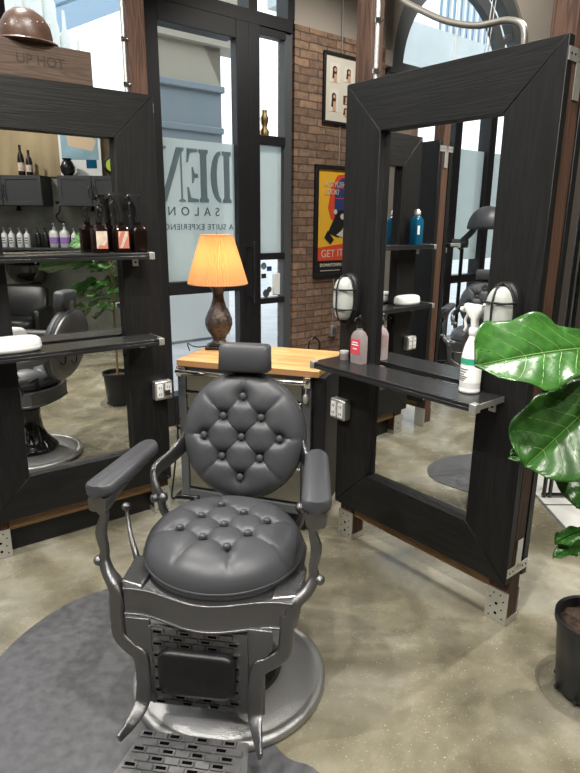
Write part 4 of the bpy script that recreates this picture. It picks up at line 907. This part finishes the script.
# rotation AB turns local x to TB, local y to (-.964,.265) = into the room
RS=1
cabinet('charcoal wall cabinet with two doors, right one in the left mirror',.64,1.44,[.42])
cabinet('charcoal wall cabinet with two doors, left one in the left mirror',-.45,.44,[.40])
def onB(t_,d,z): return bp_(t_,d,z)
# pictures and bottles above the cabinets
t=thing('leaning_poster','pale blue and sand landscape poster leaning on the right cabinet, in the left mirror','poster',onB(.62,.12,2.136),AB)
q=MB(); q.box(0,.52,0,.012,0,.62); q.build('backing','white',t); q=MB(); q.box(.03,.49,.012,.014,.2,.6); q.build('print','screen',t); q=MB(); q.prism([(.12,.36),(.42,.30),(.47,.42),(.30,.55),(.10,.58)],.0142,.0152,'xz'); q.build('sand_shape','sand',t); q=MB(); q.box(.33,.46,.0142,.0152,.10,.2); q.build('blue_square','blue',t)
for lb,tt,h in (('dark wine bottle standing left on the left cabinet','.16',.36),('shorter dark wine bottle beside the first on the left cabinet','.26',.30)):
    t=thing('wine_bottle',lb,'bottle',onB(float(tt),.2,2.136),AB,'wine bottles on the left cabinet'); q=MB(); q.lathe([(.038,0),(.04,.005),(.04,h*.55),(.03,h*.68),(.015,h*.78),(.015,h)],24); q.build('bottle_body','pump',t,smooth=50); q=MB(); q.lathe([(.0405,h*.15),(.0405,h*.42)],24,cap=False); q.build('bottle_label','label',t,smooth=True)
t=thing('vase','dark squat vase in front of the leaning poster','vase',onB(.76,.27,2.136),AB); q=MB(); q.lathe([(.05,0),(.08,.04),(.09,.10),(.06,.16),(.045,.18),(.06,.2)],28); q.build('vase_body','pump',t,smooth=True)
t=thing('desk_fan','round yellow-green disc ornament on the right cabinet','ornament',onB(1.30,.22,2.136),AB); q=MB(); q.lathe([(.09,-.02),(.11,0),(.09,.02)],32,(0,0,.13),(0,1,0)); q.build('ring','pump',t,smooth=True); q=MB(); q.lathe([(.075,0),(.075,.004)],28,(0,.021,.13),(0,1,0)); q.build('disc',mat('lime',(.45,.6,.05),.5),t); q=MB(); q.box(-.04,.04,-.04,.04,0,.03); q.build('foot','pump',t)
# shelf of bottles
t=thing('wall_shelf','long dark wall shelf holding product bottles under the cabinets','shelf',onB(-.9,.001,1.262),AB); q=MB(); q.box(0,2.6,0,.30,-.03,0); q.build('board','cab',t,bevel=.003)
for x in (.2,1.3,2.4): q=MB(); q.prism([(0,-.03),(0,-.2),(.02,-.2),(.24,-.05),(.24,-.03)],x,x+.03,'yz'); q.build('bracket','pump',t)
def pumpb(h,r,body,lab=None):
    q=MB(); q.loft([(0,r,r,3),(.004,r*1.05,r*1.05,3),(h*.62,r*1.05,r*1.05,3),(h*.72,r*.6,r*.6,2.4),(h*.76,r*.4,r*.4,2),(h*.8,r*.4,r*.4,2)],n=20)
    return q
proto=thing('product_bottle','','bottle',onB(0,.16,1.263),AB,'white pump bottles on the wall shelf'); h=.25
pumpb(h,.034,'white').build('bottle_body','white',proto,smooth=50); q=MB(); q.cyl((0,0,h*.8),(0,0,h*.86),.014,n=12); q.cyl((0,0,h*.86),(0,0,h*.96),.004,n=8); q.tube([(0,0,h*.96),(0,.03,h*.96),(0,.045,h*.92)],.005,8,smooth=2); q.build('pump_head','steel',proto,smooth=True); q=MB(); 
for z in (.05,.08,.11): q.box(-.022,.022,.0355,.0365,z,z+.012)
q.build('label_text','matgrey',proto)
wl=['white pump bottle far left on the wall shelf','white pump bottle, second from the left on the wall shelf','white pump bottle, third from the left on the wall shelf','white pump bottle just left of the black pair on the wall shelf','white pump bottle directly right of the purple-labelled jugs','white pump bottle, second right of the jugs','white pump bottle above the fig leaf in the left mirror','white pump bottle, fourth right of the jugs','white pump bottle, fifth right of the jugs','white pump bottle furthest right on the wall shelf']
xs=[-.17,-.07,.03,.13,.73,.83,.93,1.03,1.13,1.23]
for i,x in enumerate(xs):
    if i==0: proto.location=onB(x,.16,1.263); proto['label']=wl[0]; continue
    dup(proto,onB(x,.16+.02*(i%2),1.263),AB,wl[i],'white pump bottles on the wall shelf')
for lb,x in (('black pump bottle, left of the black pair on the wall shelf',.26),('black pump bottle, right of the black pair on the wall shelf',.36)):
    t=thing('product_bottle',lb,'bottle',onB(x,.16,1.263),AB,'black pump bottles on the wall shelf'); pumpb(h,.034,'pump').build('bottle_body','pump',t,smooth=50); q=MB(); q.cyl((0,0,h*.8),(0,0,h*.96),.006,n=10); q.tube([(0,0,h*.96),(0,.04,h*.95)],.006,8); q.build('pump_head','pump',t,smooth=True)
for lb,x in (('white jug with purple label, left of the two on the wall shelf',.475),('white jug with purple label, right of the two on the wall shelf',.61)):
    t=thing('product_jug',lb,'jug',onB(x,.16,1.263),AB,'purple-labelled jugs on the wall shelf'); q=MB(); q.loft([(0,.05,.05,4),(.005,.055,.055,4),(.16,.055,.055,4),(.2,.045,.045,3),(.225,.02,.02,2),(.24,.02,.02,2)],n=28); q.tube([(-.03,0,.215),(-.058,0,.20),(-.06,0,.15),(-.052,0,.13)],.009,8,smooth=4); q.build('jug_body','white',t,smooth=50)
    q=MB(); q.loft([(.05,.056,.056,4),(.13,.056,.056,4)],n=28); q.build('jug_label','purple',t,smooth=50); q=MB(); q.cyl((0,0,.24),(0,0,.26),.018); q.cyl((0,0,.26),(0,0,.3),.005,n=8); q.tube([(0,0,.3),(0,.045,.295)],.006,8); q.build('pump_head','white',t,smooth=40)
# shampoo station
t=thing('shampoo_chair','black reclined shampoo chair under the basin, in the left mirror','salon chair',onB(.22,.90,0),AB)
q=MB(); q.loft([(.0,.30,.28,6),(.02,.31,.29,6),(.30,.30,.28,6),(.32,.28,.26,6)],n=32); q.build('plinth','blackgloss',t,smooth=50)
q=MB(); q.loft([(0,.27,.25,5),(.03,.30,.28,5),(.12,.30,.28,5),(.15,.26,.24,5)],n=36); q.build('seat_cushion','leatherblk',t,smooth=60,loc=(0,.10,.33))
q=MB(); q.loft([(-.32,.24,.03,4),(-.30,.29,.06,4),(0,.32,.08,4),(.22,.30,.07,4),(.27,.22,.04,4)],n=36); q.build('backrest','leatherblk',t,smooth=60,loc=(0,-.16,.58),rot=(R(26),0,0))
for s_ in (-1,1): q=MB(); q.loft([(0,.045,.22,4),(.03,.055,.24,4),(.2,.055,.24,4),(.23,.04,.2,4)],n=28); q.build('armrest','leatherblk',t,smooth=60,loc=(s_*.33,.03,.36))
t=thing('shampoo_basin','glossy black shampoo basin behind the reclined chair, in the left mirror','basin',onB(.17,.30,0),AB)
q=MB(); q.lathe([(.06,.80),(.16,.82),(.24,.89),(.275,.98),(.285,1.05),(.29,1.06),(.28,1.065),(.265,1.05),(.24,.97),(.18,.90),(.03,.87)],56,cap=False); o=q.build('bowl','blackgloss',t,smooth=True); 
q=MB(); q.cyl((0,-.1,.0),(0,-.1,.84),.09); q.build('pedestal','blackgloss',t,smooth=True)
q=MB(); q.tube([(0,-.2,1.05),(0,-.2,1.14),(0,-.12,1.16),(0,-.06,1.10)],.012,10,smooth=4); q.cyl((-.07,-.2,1.05),(-.07,-.2,1.10),.018); q.cyl((.07,-.2,1.05),(.07,-.2,1.10),.018); q.build('tap','chrome',t,smooth=True)
t=thing('spray_hose','black shower hose hooked on the wall between the cabinets','hose',onB(.52,.03,1.68),AB); q=MB(); q.tube([(0,0,.15),(.04,.06,.12),(.02,.07,.02),(-.03,.05,-.02),(0,.03,-.09),(.07,.03,-.10)],.009,8,smooth=6); q.ball((0,.06,.14),.022,12); q.build('hose_body','pump',t,smooth=True)
for lb,x in (('small dark spotlight under the left cabinet','.05'),('small dark spotlight under the right cabinet','1.0')):
    q=MB(); q.lathe([(.02,0),(.03,-.03),(.035,-.06)],16); tag(q.build('spotlight','pump',loc=onB(float(x),.15,1.774),smooth=40),lb,'light','small spotlights under the cabinets')
# left side of the salon (seen in the right mirror): hood dryer
t=thing('hood_dryer','grey hooded hair dryer on a rolling stand by the frosted window, in the right mirror','hair dryer',(-3.62,2.02,0),R(20))
q=MB(); q.cyl((0,0,.1),(0,0,1.34),.02); q.build('pole','blackgloss',t,smooth=True)
for k in range(5): a=2*PI*k/5+.4; q=MB(); q.tube([(0,0,.11),(.28*math.cos(a),.28*math.sin(a),.075)],.016,8); q.cyl((.28*math.cos(a)-.015,.28*math.sin(a),.035),(.28*math.cos(a)+.015,.28*math.sin(a),.035),.034); q.build('caster_leg','rubber',t,smooth=40)
q=MB(); q.cyl((0.02,.10,1.40),(.02,-.06,1.40),.045,n=24); q.tube([(0,0,1.34),(0,.02,1.40),(0,-.09,1.52),(0,-.18,1.68)],0,square=[(.07,.05),(.10,.06),(.14,.05),(.10,.03)],smooth=4,up=(0,1,0)); q.build('joint','cab',t,smooth=40)
q=MB(); rings=[]
for j in range(10):
    a=R(8+j*9.5); rings.append([q.V((.20*math.sin(a)*math.cos(2*PI*i/36),-.24+.20*math.sin(a)*math.sin(2*PI*i/36),1.56+.22*math.cos(a))) for i in range(36)])
q.face(rings[0])
for a,b in zip(rings,rings[1:]):
    for i in range(36): q.face([a[i],a[(i+1)%36],b[(i+1)%36],b[i]])
h_=q.build('hood','leather',t,smooth=True); so=h_.modifiers.new('thickness','SOLIDIFY'); so.thickness=.012
# ------------------------------------------------------------------ light
def area(name,loc,target,size,power,color=(1,1,1),sy=None,spread=180):
    l=bpy.data.lights.new(name,'AREA'); l.energy=power; l.color=color; l.shape='RECTANGLE' if sy else 'DISK'; l.size=size; l.spread=R(spread)
    if sy: l.size_y=sy
    o=bpy.data.objects.new(name,l); COL.objects.link(o); o.location=loc; o.rotation_euler=(Vector(target)-Vector(loc)).to_track_quat('-Z','Y').to_euler(); return o
def spot(name,loc,target,power,ang=70,size=.05,color=(1,.96,.88),blend=.5):
    l=bpy.data.lights.new(name,'SPOT'); l.energy=power; l.color=color; l.spot_size=R(ang); l.spot_blend=blend; l.shadow_soft_size=size
    o=bpy.data.objects.new(name,l); COL.objects.link(o); o.location=loc; o.rotation_euler=(Vector(target)-Vector(loc)).to_track_quat('-Z','Y').to_euler(); return o
spot('overhead_spot',(-.9,-.6,4.2),(-.2,1.8,.4),310,80)
spot('overhead_spot',(1.7,.2,4.2),(.1,2.0,.2),270,80)
spot('overhead_spot',(.3,1.2,4.3),(-.2,2.1,.3),300,90)
spot('overhead_spot',(2.2,3.2,4.2),(.7,1.6,.0),470,80,.04)
spot('overhead_spot',(-1.4,3.2,4.2),(-.9,1.9,.0),240,90)
spot('overhead_spot',(-2.2,1.0,4.2),(-1.6,1.6,0),330,90)
spot('overhead_spot',(1.6,-1.2,4.2),(2.6,-.2,.6),300,100)
spot('overhead_spot',(1.2,4.0,4.2),(.6,4.9,1),260,100)
area('ceiling_panel',(.0,.6,4.5),(0,.6,0),1.4,35,(1,.98,.94))
spot('overhead_spot',(2.4,5.0,4.3),(2.6,7.8,3.6),260,110)  # extra spot added to brighten the wall right of the arch
area('ceiling_panel',(-2.8,.2,4.5),(-2.8,.2,0),1.4,50,(1,.98,.94))
w=bpy.data.worlds.new('sky'); bpy.context.scene.world=w; w.use_nodes=True; bg=w.node_tree.nodes['Background']; bg.inputs[0].default_value=(.9,.95,1,1); bg.inputs[1].default_value=2.1
sc=bpy.context.scene; sc.view_settings.view_transform='Standard'; sc.view_settings.look='None'; sc.view_settings.exposure=.12; sc.view_settings.gamma=1
sc.view_settings.use_curve_mapping=False
